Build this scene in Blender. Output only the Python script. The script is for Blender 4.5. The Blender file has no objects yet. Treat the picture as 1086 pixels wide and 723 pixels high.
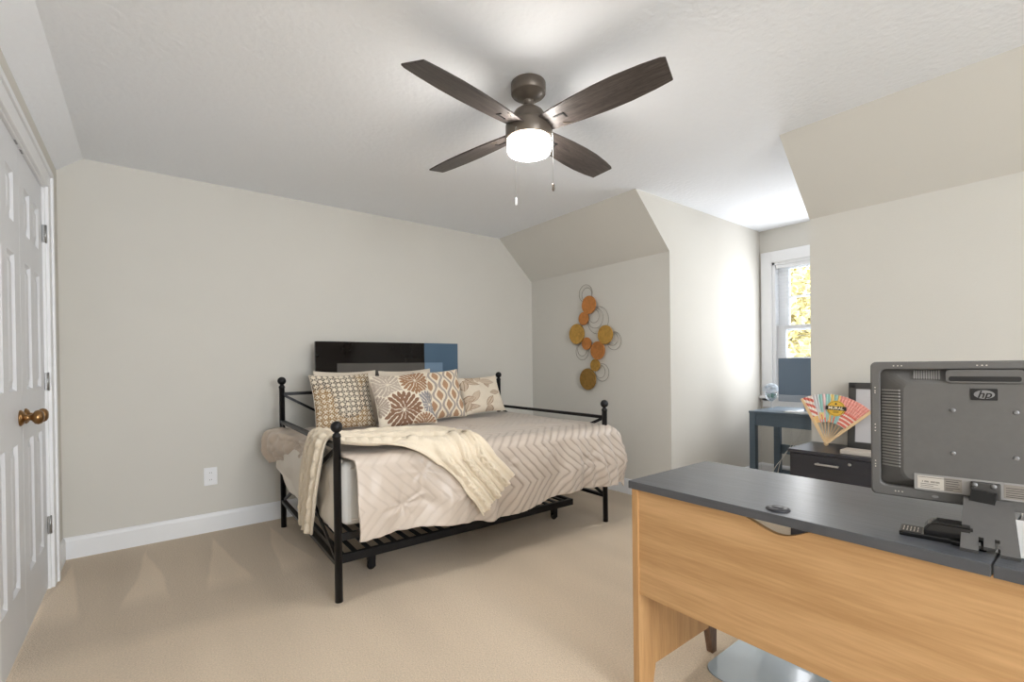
import bpy, bmesh, math, random
import numpy as np
from mathutils import Vector, Matrix

random.seed(7); np.random.seed(7)
sc = bpy.context.scene
COL = sc.collection
PI = math.pi

# ------------------------------------------------------------------ camera
CAM_H = 1.1442
yaw, pit, rol = 0.6545, -0.0059, -0.0124
F = Vector((math.sin(yaw)*math.cos(pit), math.cos(yaw)*math.cos(pit), math.sin(pit)))
R0 = Vector((math.cos(yaw), -math.sin(yaw), 0)); U0 = R0.cross(F)
Rv = R0*math.cos(rol) + U0*math.sin(rol); Uv = -R0*math.sin(rol) + U0*math.cos(rol)
cd = bpy.data.cameras.new('camera'); cam = bpy.data.objects.new('camera', cd); COL.objects.link(cam)
cam.matrix_world = Matrix(((Rv.x, Uv.x, -F.x, 0), (Rv.y, Uv.y, -F.y, 0), (Rv.z, Uv.z, -F.z, CAM_H), (0, 0, 0, 1)))
cd.sensor_fit = 'HORIZONTAL'; cd.sensor_width = 36.0
cd.lens = 496.258/1086*36.0
cd.shift_x = (543-536.43)/1086; cd.shift_y = (389.27-361.5)/1086
cd.clip_start = 0.02; cd.clip_end = 200
sc.camera = cam

# ------------------------------------------------------------------ world, sun, daylight, added fill, exposure
sc.view_settings.view_transform = 'Standard'; sc.view_settings.look = 'None'
sc.view_settings.gamma = 1.0; sc.view_settings.use_curve_mapping = False
sc.view_settings.exposure = 0.34
wd = bpy.data.worlds.new('sky'); sc.world = wd; wd.use_nodes = True
bg = wd.node_tree.nodes['Background']
bg.inputs['Color'].default_value = (0.82, 0.91, 1.0, 1); bg.inputs['Strength'].default_value = 3.0

def light(name, kind, loc, rot, energy, color=(1, 1, 1), **kw):
    l = bpy.data.lights.new(name, kind); l.energy = energy; l.color = color
    for k, v in kw.items(): setattr(l, k, v)
    o = bpy.data.objects.new(name, l); COL.objects.link(o); o.location = loc; o.rotation_euler = rot
    return o
def aim(o, d):
    o.rotation_euler = Vector(d).to_track_quat('-Z', 'Y').to_euler()
SUN = light('sun', 'SUN', (0, 0, 8), (0, 0, 0), 5.0, (1, .95, .85), angle=.02); aim(SUN, (.75, .35, -.62))
DAY1 = light('daylight_dormer', 'AREA', (4.868, 1.60, 1.5), (0, 0, 0), 13.5, (.96, .97, 1), shape='RECTANGLE', size=.5, size_y=1.2); aim(DAY1, (-1, 0, -.02))
FILL = light('fill_front', 'AREA', (.62, -3.30, 1.5), (0, 0, 0), 108, (.95, .98, 1), shape='RECTANGLE', size=1.9, size_y=1.5); aim(FILL, (-.80, 1, .36))  # added fill lamp behind the camera, aimed to even out the walls

# ------------------------------------------------------------------ colours and materials
def lin(c):
    c = c/255.0
    return c/12.92 if c <= .04045 else ((c+.055)/1.055)**2.4
def rgb(r, g, b): return (lin(r), lin(g), lin(b), 1)
MATS = {}
def mat(name, col, rough=.5, metal=0., noise=0., nscale=8., bump=0., bscale=40., coat=0., spec=.5, stretch=(1, 1, 1), sheen=0., trans=0., emit=None, attr=None, alpha=1., detail=4.):
    m = bpy.data.materials.new(name); m.use_nodes = True; nt = m.node_tree; N = nt.nodes; L = nt.links
    b = N['Principled BSDF']
    b.inputs['Roughness'].default_value = rough; b.inputs['Metallic'].default_value = metal
    b.inputs['Specular IOR Level'].default_value = spec; b.inputs['Coat Weight'].default_value = coat
    b.inputs['Sheen Weight'].default_value = sheen; b.inputs['Transmission Weight'].default_value = trans
    b.inputs['Base Color'].default_value = col; b.inputs['Alpha'].default_value = alpha
    tc = N.new('ShaderNodeTexCoord'); mp = N.new('ShaderNodeMapping'); mp.inputs['Scale'].default_value = stretch
    L.new(tc.outputs['Object'], mp.inputs['Vector'])
    src = None
    if attr:
        a = N.new('ShaderNodeAttribute'); a.attribute_name = attr; src = a.outputs['Color']; L.new(src, b.inputs['Base Color'])
    nz = N.new('ShaderNodeTexNoise'); nz.inputs['Scale'].default_value = nscale; nz.inputs['Detail'].default_value = detail
    L.new(mp.outputs[0], nz.inputs['Vector'])
    if noise > 0:
        mr = N.new('ShaderNodeMapRange'); mr.inputs['From Min'].default_value = .25; mr.inputs['From Max'].default_value = .75
        mr.inputs['To Min'].default_value = 1-noise; mr.inputs['To Max'].default_value = 1+noise
        L.new(nz.outputs['Fac'], mr.inputs['Value'])
        mx = N.new('ShaderNodeMix'); mx.data_type = 'RGBA'; mx.blend_type = 'MULTIPLY'; mx.inputs['Factor'].default_value = 1
        if src: L.new(src, mx.inputs['A'])
        else: mx.inputs['A'].default_value = col
        L.new(mr.outputs[0], mx.inputs['B']); L.new(mx.outputs['Result'], b.inputs['Base Color'])
    if bump > 0:
        n2 = N.new('ShaderNodeTexNoise'); n2.inputs['Scale'].default_value = bscale; n2.inputs['Detail'].default_value = 3
        L.new(mp.outputs[0], n2.inputs['Vector'])
        bp = N.new('ShaderNodeBump'); bp.inputs['Strength'].default_value = bump; bp.inputs['Distance'].default_value = .01
        L.new(n2.outputs['Fac'], bp.inputs['Height']); L.new(bp.outputs[0], b.inputs['Normal'])
    if emit:
        b.inputs['Emission Color'].default_value = emit[0]; b.inputs['Emission Strength'].default_value = emit[1]
    MATS[name] = m
    return m

wall_m = mat('wall_paint', rgb(217, 214, 207), .85, noise=.012, nscale=3, bump=.08, bscale=180, spec=.2)
ceil_m = mat('ceiling_texture', rgb(246, 249, 254), .9, bump=.35, bscale=38, spec=.15)
trim_m = mat('white_trim_paint', rgb(240, 241, 243), .4, noise=.01, spec=.4)
door_m = mat('white_door_paint', rgb(226, 228, 232), .42, noise=.01, spec=.4)
black_m = mat('black_metal', rgb(22, 22, 25), .38, .35, noise=.15, nscale=30, spec=.5)
steel_m = mat('brushed_steel', rgb(190, 190, 190), .3, 1., noise=.06, nscale=60, stretch=(1, 1, 8))
hinge_m = mat('hinge_nickel', rgb(160, 160, 160), .35, .9, noise=.05)
brass_m = mat('antique_brass', rgb(150, 116, 78), .28, 1., noise=.1, nscale=25)
mattress_m = mat('mattress_ticking', rgb(232, 230, 226), .85, noise=.02, nscale=20, bump=.1, bscale=60)
sheet_m = mat('white_cotton', rgb(235, 228, 218), .85, noise=.02, nscale=20, bump=.15, bscale=50)
taupe_m = mat('taupe_satin', rgb(196, 178, 160), .45, noise=.03, nscale=12, bump=.1, bscale=90, sheen=.2)
throw_m = mat('cream_knit', rgb(236, 223, 202), .9, noise=.04, nscale=90, bump=.12, bscale=260, sheen=.2)
plain_m = mat('beige_pillow_cotton', rgb(222, 210, 194), .85, noise=.03, nscale=15, bump=.12, bscale=60)
comf_m = mat('satin_comforter', (1, 1, 1, 1), .36, attr='Col', noise=.03, nscale=14, bump=.06, bscale=120, sheen=.15, spec=.5)
printed_m = mat('printed_cotton', (1, 1, 1, 1), .85, attr='Col', noise=.03, nscale=60, bump=.1, bscale=200)
paper_m = mat('printed_paper', (1, 1, 1, 1), .65, attr='Col')
headb_m = mat('black_gloss_panel', rgb(20, 16, 15), .05, noise=.1, nscale=4, spec=.2)
reflgrey_m = mat('grey_reflection', rgb(92, 88, 84), .12, noise=.08, nscale=5, spec=.25)  # tone of a pale reflection over the black, as base colour
bluegrey_m = mat('blue_grey_gloss', rgb(82, 106, 128), .06, noise=.04, nscale=4, spec=.25)  # blue grey gloss for the right end of the headboard
reflblue_m = mat('pale_blue_reflection', rgb(122, 146, 170), .1, noise=.04, nscale=4, spec=.25)  # same reflection where it lies over the blue, as base colour
fanbody_m = mat('bronze_fan_metal', rgb(104, 95, 86), .36, .45, noise=.06, nscale=30)
desktop_m = mat('charcoal_wood_top', rgb(84, 86, 91), .33, noise=.14, nscale=9, bump=.06, bscale=30, stretch=(5, .6, 5), spec=.5)
winddesk_m = mat('slate_blue_laminate', rgb(86, 102, 116), .36, noise=.05, nscale=10, stretch=(6, 1, 6))
cab_m = mat('black_laminate_cabinet', rgb(46, 46, 52), .35, noise=.1, nscale=12, stretch=(1, 1, 5))
monitor_m = mat('grey_black_plastic', rgb(96, 94, 92), .5, noise=.04, nscale=60, bump=.05, bscale=500)
mondark_m = mat('dark_plastic_recess', rgb(20, 20, 21), .5, noise=.05)
monmid_m = mat('mid_grey_plastic', rgb(150, 147, 144), .45, noise=.03)
label_m = mat('white_sticker', rgb(196, 188, 178), .6, noise=.03)
labelgrey_m = mat('grey_sticker', rgb(140, 132, 124), .6, noise=.03)
ink_m = mat('dark_ink', rgb(70, 66, 62), .7, noise=.02)
logo_m = mat('silver_logo', rgb(140, 140, 142), .35, .6, noise=.02)
glossblack_m = mat('gloss_black_plastic', rgb(18, 18, 20), .12, noise=.03, spec=.6)
imacscreen_m = mat('dark_blue_screen', rgb(112, 130, 150), .35, noise=.03, nscale=2, spec=.5)
imacchin_m = mat('pale_aluminium', rgb(168, 178, 192), .35, .4, noise=.02)
paperw_m = mat('white_paper', rgb(240, 240, 240), .8, noise=.01)
bamboo_m = mat('bamboo', rgb(222, 190, 146), .6, noise=.08, nscale=20, stretch=(1, 1, .3))
frame_m = mat('dark_grey_frame', rgb(66, 64, 62), .45, noise=.06, nscale=20)
photo_m = mat('pale_print', rgb(206, 204, 206), .25, noise=.06, nscale=5)
gold_m = mat('emblem_gold', rgb(226, 182, 66), .6, noise=.03)
emblack_m = mat('emblem_black', rgb(38, 34, 34), .6, noise=.03)
emwhite_m = mat('emblem_cream', rgb(245, 232, 205), .6, noise=.02)
flower_m = mat('white_petals', rgb(240, 244, 248), .7, noise=.05, nscale=50)
def petal():
    N = flower_m.node_tree.nodes; L = flower_m.node_tree.links; o = N['Material Output']
    t = N.new('ShaderNodeBsdfTranslucent'); t.inputs['Color'].default_value = rgb(236, 242, 248); mx = N.new('ShaderNodeMixShader'); mx.inputs[0].default_value = .5
    L.new(N['Principled BSDF'].outputs[0], mx.inputs[1]); L.new(t.outputs[0], mx.inputs[2]); L.new(mx.outputs[0], o.inputs['Surface'])
petal()
leaf_m = mat('flower_leaf', rgb(128, 164, 146), .6, noise=.15, nscale=40)
cord_m = mat('white_cord', rgb(232, 230, 224), .6, noise=.02)
outlet_m = mat('outlet_plastic', rgb(242, 243, 246), .4, noise=.01)
board_m = mat('dark_teal_board', rgb(48, 66, 78), .5, noise=.08)
copper_m = mat('hammered_copper', rgb(206, 138, 78), .34, .6, noise=.15, nscale=40, bump=.25, bscale=60)
goldmetal_m = mat('hammered_gold', rgb(204, 160, 82), .34, .6, noise=.18, nscale=40, bump=.25, bscale=60)
darkgold_m = mat('hammered_dark_gold', rgb(178, 138, 74), .34, .6, noise=.2, nscale=40, bump=.25, bscale=60)
wire_m = mat('thin_silver_wire', rgb(150, 142, 132), .4, .8, noise=.03)
foliage_m = mat('autumn_leaves', rgb(206, 194, 138), .7, noise=.6, nscale=3.0)
bark_m = mat('bark', rgb(90, 74, 58), .9, noise=.2, nscale=12, bump=.3, bscale=20)
chain_m = mat('bead_chain', rgb(196, 196, 196), .3, .6, noise=.02)
lightglass_m = mat('frosted_glass_lit', rgb(255, 250, 240), .5, noise=.005, emit=((1, .95, .88, 1), 54.0))
stone_m = mat('roughcast', rgb(150, 140, 120), .9, noise=.2)

# wood with grain along a chosen axis
def wood(name, c1, c2, stretch, scale=3., rough=.45, dist=1.5):
    m = bpy.data.materials.new(name); m.use_nodes = True; N = m.node_tree.nodes; L = m.node_tree.links; b = N['Principled BSDF']
    tc = N.new('ShaderNodeTexCoord'); mp = N.new('ShaderNodeMapping'); mp.inputs['Scale'].default_value = stretch
    L.new(tc.outputs['Object'], mp.inputs['Vector'])
    n1 = N.new('ShaderNodeTexNoise'); n1.inputs['Scale'].default_value = scale; n1.inputs['Detail'].default_value = 6; n1.inputs['Distortion'].default_value = dist
    n2 = N.new('ShaderNodeTexNoise'); n2.inputs['Scale'].default_value = scale*9; n2.inputs['Detail'].default_value = 3
    L.new(mp.outputs[0], n1.inputs['Vector']); L.new(mp.outputs[0], n2.inputs['Vector'])
    ad = N.new('ShaderNodeMix'); ad.data_type = 'FLOAT'; ad.inputs['Factor'].default_value = .35
    L.new(n1.outputs['Fac'], ad.inputs['A']); L.new(n2.outputs['Fac'], ad.inputs['B'])
    cr = N.new('ShaderNodeValToRGB'); cr.color_ramp.elements[0].position = .36; cr.color_ramp.elements[1].position = .64
    cr.color_ramp.elements[0].color = c1; cr.color_ramp.elements[1].color = c2
    L.new(ad.outputs['Result'], cr.inputs['Fac']); L.new(cr.outputs['Color'], b.inputs['Base Color'])
    b.inputs['Roughness'].default_value = rough
    bp = N.new('ShaderNodeBump'); bp.inputs['Strength'].default_value = .08; bp.inputs['Distance'].default_value = .004
    L.new(n2.outputs['Fac'], bp.inputs['Height']); L.new(bp.outputs[0], b.inputs['Normal'])
    return m
oak_m = wood('honey_oak_panel', rgb(188, 146, 98), rgb(214, 172, 124), (4, .55, 9), 1.6, dist=.8)
oakside_m = wood('honey_oak_side', rgb(184, 140, 92), rgb(210, 166, 116), (8, 8, .6), 1.8, dist=.8)
footwood_m = wood('brown_wood_foot', rgb(96, 70, 54), rgb(140, 108, 84), (6, 6, 1), 3)
blade_m = wood('charcoal_grain_blade', rgb(52, 46, 45), rgb(88, 80, 76), (1.2, 14, 14), 4., .42)

# carpet with vacuum marks pressed into the pile
def carpet():
    m = bpy.data.materials.new('beige_carpet'); m.use_nodes = True; N = m.node_tree.nodes; L = m.node_tree.links; b = N['Principled BSDF']
    b.inputs['Roughness'].default_value = 1; b.inputs['Specular IOR Level'].default_value = .05; b.inputs['Sheen Weight'].default_value = .15
    tc = N.new('ShaderNodeTexCoord'); sp = N.new('ShaderNodeSeparateXYZ'); L.new(tc.outputs['Object'], sp.inputs[0])
    def mth(op, a, c=None, clamp=False):
        n = N.new('ShaderNodeMath'); n.operation = op; n.use_clamp = clamp
        for i, v in enumerate((a, c)):
            if v is None: continue
            if isinstance(v, (int, float)): n.inputs[i].default_value = v
            else: L.new(v, n.inputs[i])
        return n.outputs[0]
    big = N.new('ShaderNodeTexNoise'); big.inputs['Scale'].default_value = 1.3; big.inputs['Detail'].default_value = 2; L.new(tc.outputs['Object'], big.inputs['Vector'])
    x = mth('ADD', sp.outputs['X'], mth('MULTIPLY', mth('SUBTRACT', big.outputs['Fac'], .5), .10)); y = sp.outputs['Y']
    far = mth('MULTIPLY', mth('SUBTRACT', y, mth('SUBTRACT', mth('ADD', 2.30, mth('MULTIPLY', big.outputs['Fac'], .30)), mth('MULTIPLY', sp.outputs['X'], .15))), 7, True)   # pile brushed the other way near the back wall
    fx = mth('SUBTRACT', mth('FRACT', mth('DIVIDE', mth('ADD', x, .53), .345)), .5)
    half = mth('MULTIPLY', mth('SUBTRACT', 3.76, y), .36)
    wedge = mth('MULTIPLY', mth('SUBTRACT', half, mth('ABSOLUTE', fx)), 22, True)
    wedge = mth('MULTIPLY', wedge, mth('MULTIPLY', mth('SUBTRACT', y, mth('ADD', 2.62, mth('MULTIPLY', big.outputs['Fac'], .4))), 6, True))
    dark = mth('MULTIPLY', far, mth('SUBTRACT', 1, wedge))
    # long soft strokes nearer the camera
    st = N.new('ShaderNodeTexNoise'); st.inputs['Scale'].default_value = 1; st.inputs['Detail'].default_value = 1
    mp = N.new('ShaderNodeMapping'); mp.inputs['Rotation'].default_value = (0, 0, .5); mp.inputs['Scale'].default_value = (4, .8, 1)
    L.new(tc.outputs['Object'], mp.inputs[0]); L.new(mp.outputs[0], st.inputs['Vector'])
    stroke = mth('MULTIPLY', mth('SUBTRACT', st.outputs['Fac'], .5), .22)
    fine = N.new('ShaderNodeTexNoise'); fine.inputs['Scale'].default_value = 150; fine.inputs['Detail'].default_value = 2; L.new(tc.outputs['Object'], fine.inputs['Vector'])
    loop = N.new('ShaderNodeTexVoronoi'); loop.inputs['Scale'].default_value = 190; L.new(tc.outputs['Object'], loop.inputs['Vector'])
    v = mth('ADD', mth('SUBTRACT', 1.0, mth('MULTIPLY', dark, .15)), mth('ADD', stroke, mth('MULTIPLY', mth('SUBTRACT', fine.outputs['Fac'], .5), .5)))
    mx = N.new('ShaderNodeMix'); mx.data_type = 'RGBA'; mx.blend_type = 'MULTIPLY'; mx.inputs['Factor'].default_value = 1
    mx.inputs['A'].default_value = rgb(219, 201, 178)
    L.new(v, mx.inputs['B']); L.new(mx.outputs['Result'], b.inputs['Base Color'])
    bp = N.new('ShaderNodeBump'); bp.inputs['Strength'].default_value = .5; bp.inputs['Distance'].default_value = .004
    L.new(loop.outputs['Distance'], bp.inputs['Height']); L.new(bp.outputs[0], b.inputs['Normal'])
    return m
carpet_m = carpet()
def glass_mat(name, col, rough, alpha):
    m = bpy.data.materials.new(name); m.use_nodes = True; N = m.node_tree.nodes; L = m.node_tree.links
    o = N['Material Output']; N.remove(N['Principled BSDF'])
    t = N.new('ShaderNodeBsdfTransparent'); g = N.new('ShaderNodeBsdfGlossy'); g.inputs['Roughness'].default_value = rough
    t.inputs['Color'].default_value = col; fr = N.new('ShaderNodeLayerWeight'); fr.inputs['Blend'].default_value = .5
    pw = N.new('ShaderNodeMath'); pw.operation = 'POWER'; pw.inputs[1].default_value = 5; L.new(fr.outputs['Facing'], pw.inputs[0])
    ad = N.new('ShaderNodeMath'); ad.operation = 'MULTIPLY_ADD'; ad.inputs[1].default_value = .6; ad.inputs[2].default_value = .03+alpha; L.new(pw.outputs[0], ad.inputs[0])
    mx = N.new('ShaderNodeMixShader'); L.new(ad.outputs[0], mx.inputs[0]); L.new(t.outputs[0], mx.inputs[1]); L.new(g.outputs[0], mx.inputs[2]); L.new(mx.outputs[0], o.inputs['Surface'])
    return m
pane_m = glass_mat('window_pane', (1, 1, 1, 1), .0, .0)
goblet_m = glass_mat('clear_glass', (.93, .95, .97, 1), .02, .06)
matpl_m = mat('clear_vinyl_mat', rgb(176, 190, 200), .16, noise=.05, nscale=6, bump=.12, bscale=7, spec=.6, coat=.4)

# ------------------------------------------------------------------ mesh helpers
BASE = {}
def NB(): return bmesh.new()
def append(bm, tmp, M=None):
    if M is not None: bmesh.ops.transform(tmp, matrix=M, verts=tmp.verts)
    me = bpy.data.meshes.new('t'); tmp.to_mesh(me); tmp.free(); bm.from_mesh(me); bpy.data.meshes.remove(me)
    return bm
def box(bm, lo, hi, bev=0., seg=2, M=None):
    t = bmesh.new(); bmesh.ops.create_cube(t, size=1)
    for v in t.verts: v.co = Vector([lo[i] + (v.co[i]+.5)*(hi[i]-lo[i]) for i in range(3)])
    if bev > 0: bmesh.ops.bevel(t, geom=t.edges[:], offset=bev, segments=seg, affect='EDGES', profile=.5)
    return append(bm, t, M)
def tube(bm, pts, r, seg=12, closed=False, caps=True):
    pts = [Vector(p) for p in pts]; n = len(pts); rs = r if isinstance(r, (list, tuple)) else [r]*n
    t = bmesh.new(); rings = []; up = None
    for i, p in enumerate(pts):
        a = pts[(i-1) % n] if (closed or i > 0) else p; c = pts[(i+1) % n] if (closed or i < n-1) else p
        d = (c-a).normalized()
        if up is None: up = Vector((0, 0, 1)) if abs(d.z) < .9 else Vector((1, 0, 0))
        s = d.cross(up).normalized(); up2 = s.cross(d).normalized(); up = up2
        rings.append([t.verts.new(p + (s*math.cos(2*PI*k/seg) + up2*math.sin(2*PI*k/seg))*rs[i]) for k in range(seg)])
    for i in range(n if closed else n-1):
        A, B_ = rings[i], rings[(i+1) % n]
        for k in range(seg): f = t.faces.new((A[k], A[(k+1) % seg], B_[(k+1) % seg], B_[k])); f.smooth = True
    if caps and not closed:
        t.faces.new(rings[0][::-1]); t.faces.new(rings[-1])
    bmesh.ops.recalc_face_normals(t, faces=t.faces)
    return append(bm, t)
def bar(bm, a, b_, w, h, upv=(0, 0, 1), bev=0.):
    """rectangular bar from a to b, w across, h along upv"""
    a = Vector(a); b_ = Vector(b_); d = (b_-a); L = d.length; d.normalize(); s = d.cross(Vector(upv)).normalized(); u = s.cross(d)
    M = Matrix(((d.x, s.x, u.x, a.x), (d.y, s.y, u.y, a.y), (d.z, s.z, u.z, a.z), (0, 0, 0, 1)))
    return box(bm, (0, -w/2, -h/2), (L, w/2, h/2), bev, 2, M)
def lathe(bm, prof, c=(0, 0, 0), seg=32, M=None, smooth=True):
    t = bmesh.new(); rings = []
    for r, z in prof:
        if r < 1e-6: rings.append([t.verts.new((0, 0, z))])
        else: rings.append([t.verts.new((r*math.cos(2*PI*k/seg), r*math.sin(2*PI*k/seg), z)) for k in range(seg)])
    for A, B_ in zip(rings, rings[1:]):
        for k in range(seg):
            q = [A[k % len(A)], A[(k+1) % len(A)], B_[(k+1) % len(B_)], B_[k % len(B_)]]
            q2 = []
            for v in q:
                if v not in q2: q2.append(v)
            if len(q2) > 2:
                try: f = t.faces.new(q2); f.smooth = smooth
                except ValueError: pass
    bmesh.ops.recalc_face_normals(t, faces=t.faces)
    T = Matrix.Translation(c)
    return append(bm, t, T @ M if M is not None else T)
def prism(bm, poly, th, M=None, bev=0.):
    """polygon in local xy extruded th along z"""
    t = bmesh.new(); vs = [t.verts.new((x, y, 0)) for x, y in poly]; f = t.faces.new(vs)
    r = bmesh.ops.extrude_face_region(t, geom=[f]); bmesh.ops.translate(t, vec=(0, 0, th), verts=[v for v in r['geom'] if isinstance(v, bmesh.types.BMVert)])
    bmesh.ops.recalc_face_normals(t, faces=t.faces)
    if bev > 0: bmesh.ops.bevel(t, geom=[e for e in t.edges if e.calc_face_angle(0) > .6], offset=bev, segments=2, affect='EDGES')
    return append(bm, t, M)
def quadmesh(bm, quads):
    for q in quads: bm.faces.new([bm.verts.new(p) for p in q])
    return bm
def frameM(o, ex, ey):
    o = Vector(o); ex = Vector(ex).normalized(); ez = ex.cross(Vector(ey)).normalized(); ey = ez.cross(ex)
    return Matrix(((ex.x, ey.x, ez.x, o.x), (ex.y, ey.y, ez.y, o.y), (ex.z, ey.z, ez.z, o.z), (0, 0, 0, 1)))

def obj(name, bm, m, parent=None, base=None, sharp=None):
    b = Vector(base) if base is not None else (BASE[parent.name] if parent else Vector((0, 0, 0)))
    bmesh.ops.translate(bm, vec=-b, verts=bm.verts)
    me = bpy.data.meshes.new(name); bm.to_mesh(me); bm.free()
    o = bpy.data.objects.new(name, me); COL.objects.link(o)
    me.materials.append(m)
    if parent: o.parent = parent
    else: o.location = b
    BASE[o.name] = b
    return o
def tag(o, label, cat, group=None, kind=None):
    o['label'] = label; o['category'] = cat
    if group: o['group'] = group
    if kind: o['kind'] = kind
    return o
def thing(name, loc, label, cat, group=None, kind=None):
    o = bpy.data.objects.new(name, None); COL.objects.link(o); o.location = loc; o.empty_display_size = .1
    BASE[o.name] = Vector(loc)
    return tag(o, label, cat, group, kind)
def gridobj(name, P, m, parent=None, base=None, thick=0., cols=None, offset=-1):
    """P: (n,m,3) array of points -> smooth grid mesh; cols (n,m,3) linear colours"""
    n, k, _ = P.shape; b = Vector(base) if base is not None else (BASE[parent.name] if parent else Vector((0, 0, 0)))
    V = (P.reshape(-1, 3) - np.array(b)).tolist()
    Fc = [(i*k+j, i*k+j+1, (i+1)*k+j+1, (i+1)*k+j) for i in range(n-1) for j in range(k-1)]
    return rawobj(name, V, Fc, m, parent, b, thick, None if cols is None else cols.reshape(-1, 3), offset)
def rawobj(name, V, Fc, m, parent, b, thick=0., cols=None, offset=-1):
    me = bpy.data.meshes.new(name); me.from_pydata(V, [], Fc); me.update()
    me.polygons.foreach_set('use_smooth', [True]*len(me.polygons))
    if cols is not None:
        a = me.color_attributes.new('Col', 'FLOAT_COLOR', 'POINT')
        a.data.foreach_set('color', np.concatenate([cols, np.ones((len(cols), 1))], 1).astype(np.float32).ravel())
    o = bpy.data.objects.new(name, me); COL.objects.link(o); me.materials.append(m)
    if parent: o.parent = parent
    else: o.location = b
    BASE[o.name] = Vector(b)
    if thick > 0:
        s = o.modifiers.new('thickness', 'SOLIDIFY'); s.thickness = thick; s.offset = offset
    return o
def text_bm(body, size, depth, shear=0., bold=0.):
    cu = bpy.data.curves.new('lettering', 'FONT'); cu.body = body; cu.size = size; cu.extrude = depth; cu.shear = shear; cu.offset = bold
    cu.align_x = 'CENTER'; cu.align_y = 'CENTER'
    o = bpy.data.objects.new('lettering', cu); COL.objects.link(o)
    dg = bpy.context.evaluated_depsgraph_get(); me = bpy.data.meshes.new_from_object(o.evaluated_get(dg))
    bm = bmesh.new(); bm.from_mesh(me); bpy.data.objects.remove(o); bpy.data.curves.remove(cu); bpy.data.meshes.remove(me)
    return bm
# value noise (smooth) for cloth
_rt = np.random.RandomState(3).rand(64, 64)
def vnoise(x, y):
    x = np.asarray(x, float); y = np.asarray(y, float); xi = np.floor(x).astype(int); yi = np.floor(y).astype(int); fx = x-xi; fy = y-yi
    fx = fx*fx*(3-2*fx); fy = fy*fy*(3-2*fy); g = lambda a, c: _rt[a % 64, c % 64]
    return (g(xi, yi)*(1-fx)+g(xi+1, yi)*fx)*(1-fy)+(g(xi, yi+1)*(1-fx)+g(xi+1, yi+1)*fx)*fy-.5
def C3(r, g, b): return np.array([lin(r), lin(g), lin(b)])

# ------------------------------------------------------------------ room shell
B, Lw, Rw, HE, TX, HL, TL, D1, D2, W, Zc, FR = 3.862, -.415, 3.33, 2.034, 2.90, 2.341, -.294, 2.17, 1.1725, 4.89, 2.44, -3.40
def struct(name, bm, m, label, cat, parent=None):
    o = obj(name, bm, m, parent)
    if parent is None: tag(o, label, cat, kind='structure')
    return o
struct('floor', quadmesh(NB(), [[(Lw-1, FR, 0), (Rw, FR, 0), (Rw, B, 0), (Lw-1, B, 0)], [(Rw, D2, 0), (W, D2, 0), (W, D1, 0), (Rw, D1, 0)]]), carpet_m,
       'beige loop carpet with triangular vacuum marks', 'floor')
struct('ceiling', quadmesh(NB(), [[(TL, FR, Zc), (TL, B, Zc), (TX, B, Zc), (TX, FR, Zc)], [(TX, D2, Zc), (TX, D1, Zc), (W, D1, Zc), (W, D2, Zc)],
       [(Lw, FR, HL), (Lw, B, HL), (TL, B, Zc), (TL, FR, Zc)]]), ceil_m, 'white knockdown textured ceiling with narrow slope over the doors', 'ceiling')
bm = NB(); bm.faces.new([bm.verts.new(p) for p in ((Lw, B, 0), (Rw, B, 0), (Rw, B, HE), (TX, B, Zc), (TL, B, Zc), (Lw, B, HL))])
struct('wall_back', bm, wall_m, 'plain greige wall behind the black metal bed', 'wall')
def yz(y0, y1, z0, z1, x): return [(x, y0, z0), (x, y1, z0), (x, y1, z1), (x, y0, z1)]
DY0, DYM, DY1, DZ = 2.27, 2.84, 3.41, 2.105
struct('wall_left', quadmesh(NB(), [yz(FR, DY0, 0, HL, Lw), yz(DY1, B, 0, HL, Lw), yz(DY0, DY1, DZ, HL, Lw)]), wall_m, 'greige wall holding the white double doors', 'wall')
q = []
for y0, y1 in ((D1, B), (FR, D2)):
    q += [yz(y0, y1, 0, HE, Rw), [(Rw, y0, HE), (Rw, y1, HE), (TX, y1, Zc), (TX, y0, Zc)]]
struct('wall_right', quadmesh(NB(), q), wall_m, 'greige knee wall with sloped upper part on both sides of the dormer', 'wall')
for nm, y in (('wall_dormer_left', D1), ('wall_dormer_right', D2)):
    bm = NB(); bm.faces.new([bm.verts.new(p) for p in ((Rw, y, 0), (W, y, 0), (W, y, Zc), (TX, y, Zc), (Rw, y, HE))])
    struct(nm, bm, wall_m, 'dormer cheek wall on the %s of the window alcove' % nm[12:], 'wall')
# window wall of the dormer (with opening)
WY0, WY1, WZ0, WZ1 = 1.285, 2.056, .80, 2.11
bm = NB()
for lo, hi in (((W, D2-.1, 0), (W+.12, D1+.1, WZ0)), ((W, D2-.1, WZ1), (W+.12, D1+.1, Zc+.1)), ((W, D2-.1, WZ0), (W+.12, WY0, WZ1)), ((W, WY1, WZ0), (W+.12, D1+.1, WZ1))): box(bm, lo, hi)
struct('wall_window', bm, wall_m, 'dormer end wall around the white window', 'wall')
# front wall behind the camera with a wide unseen opening, added to let light in
bm = NB(); fx0, fx1, fz0, fz1 = -.33, 1.57, .75, 2.25
for lo, hi in (((Lw-.9, FR-.12, 0), (Rw+.1, FR, fz0)), ((Lw-.1, FR-.12, fz1), (Rw+.1, FR, Zc+.1)), ((Lw-.1, FR-.12, fz0), (fx0, FR, fz1)), ((fx1, FR-.12, fz0), (Rw+.1, FR, fz1))): box(bm, lo, hi)
struct('wall_front', bm, wall_m, 'greige wall behind the viewpoint with a wide opening added to let light in', 'wall')
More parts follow.
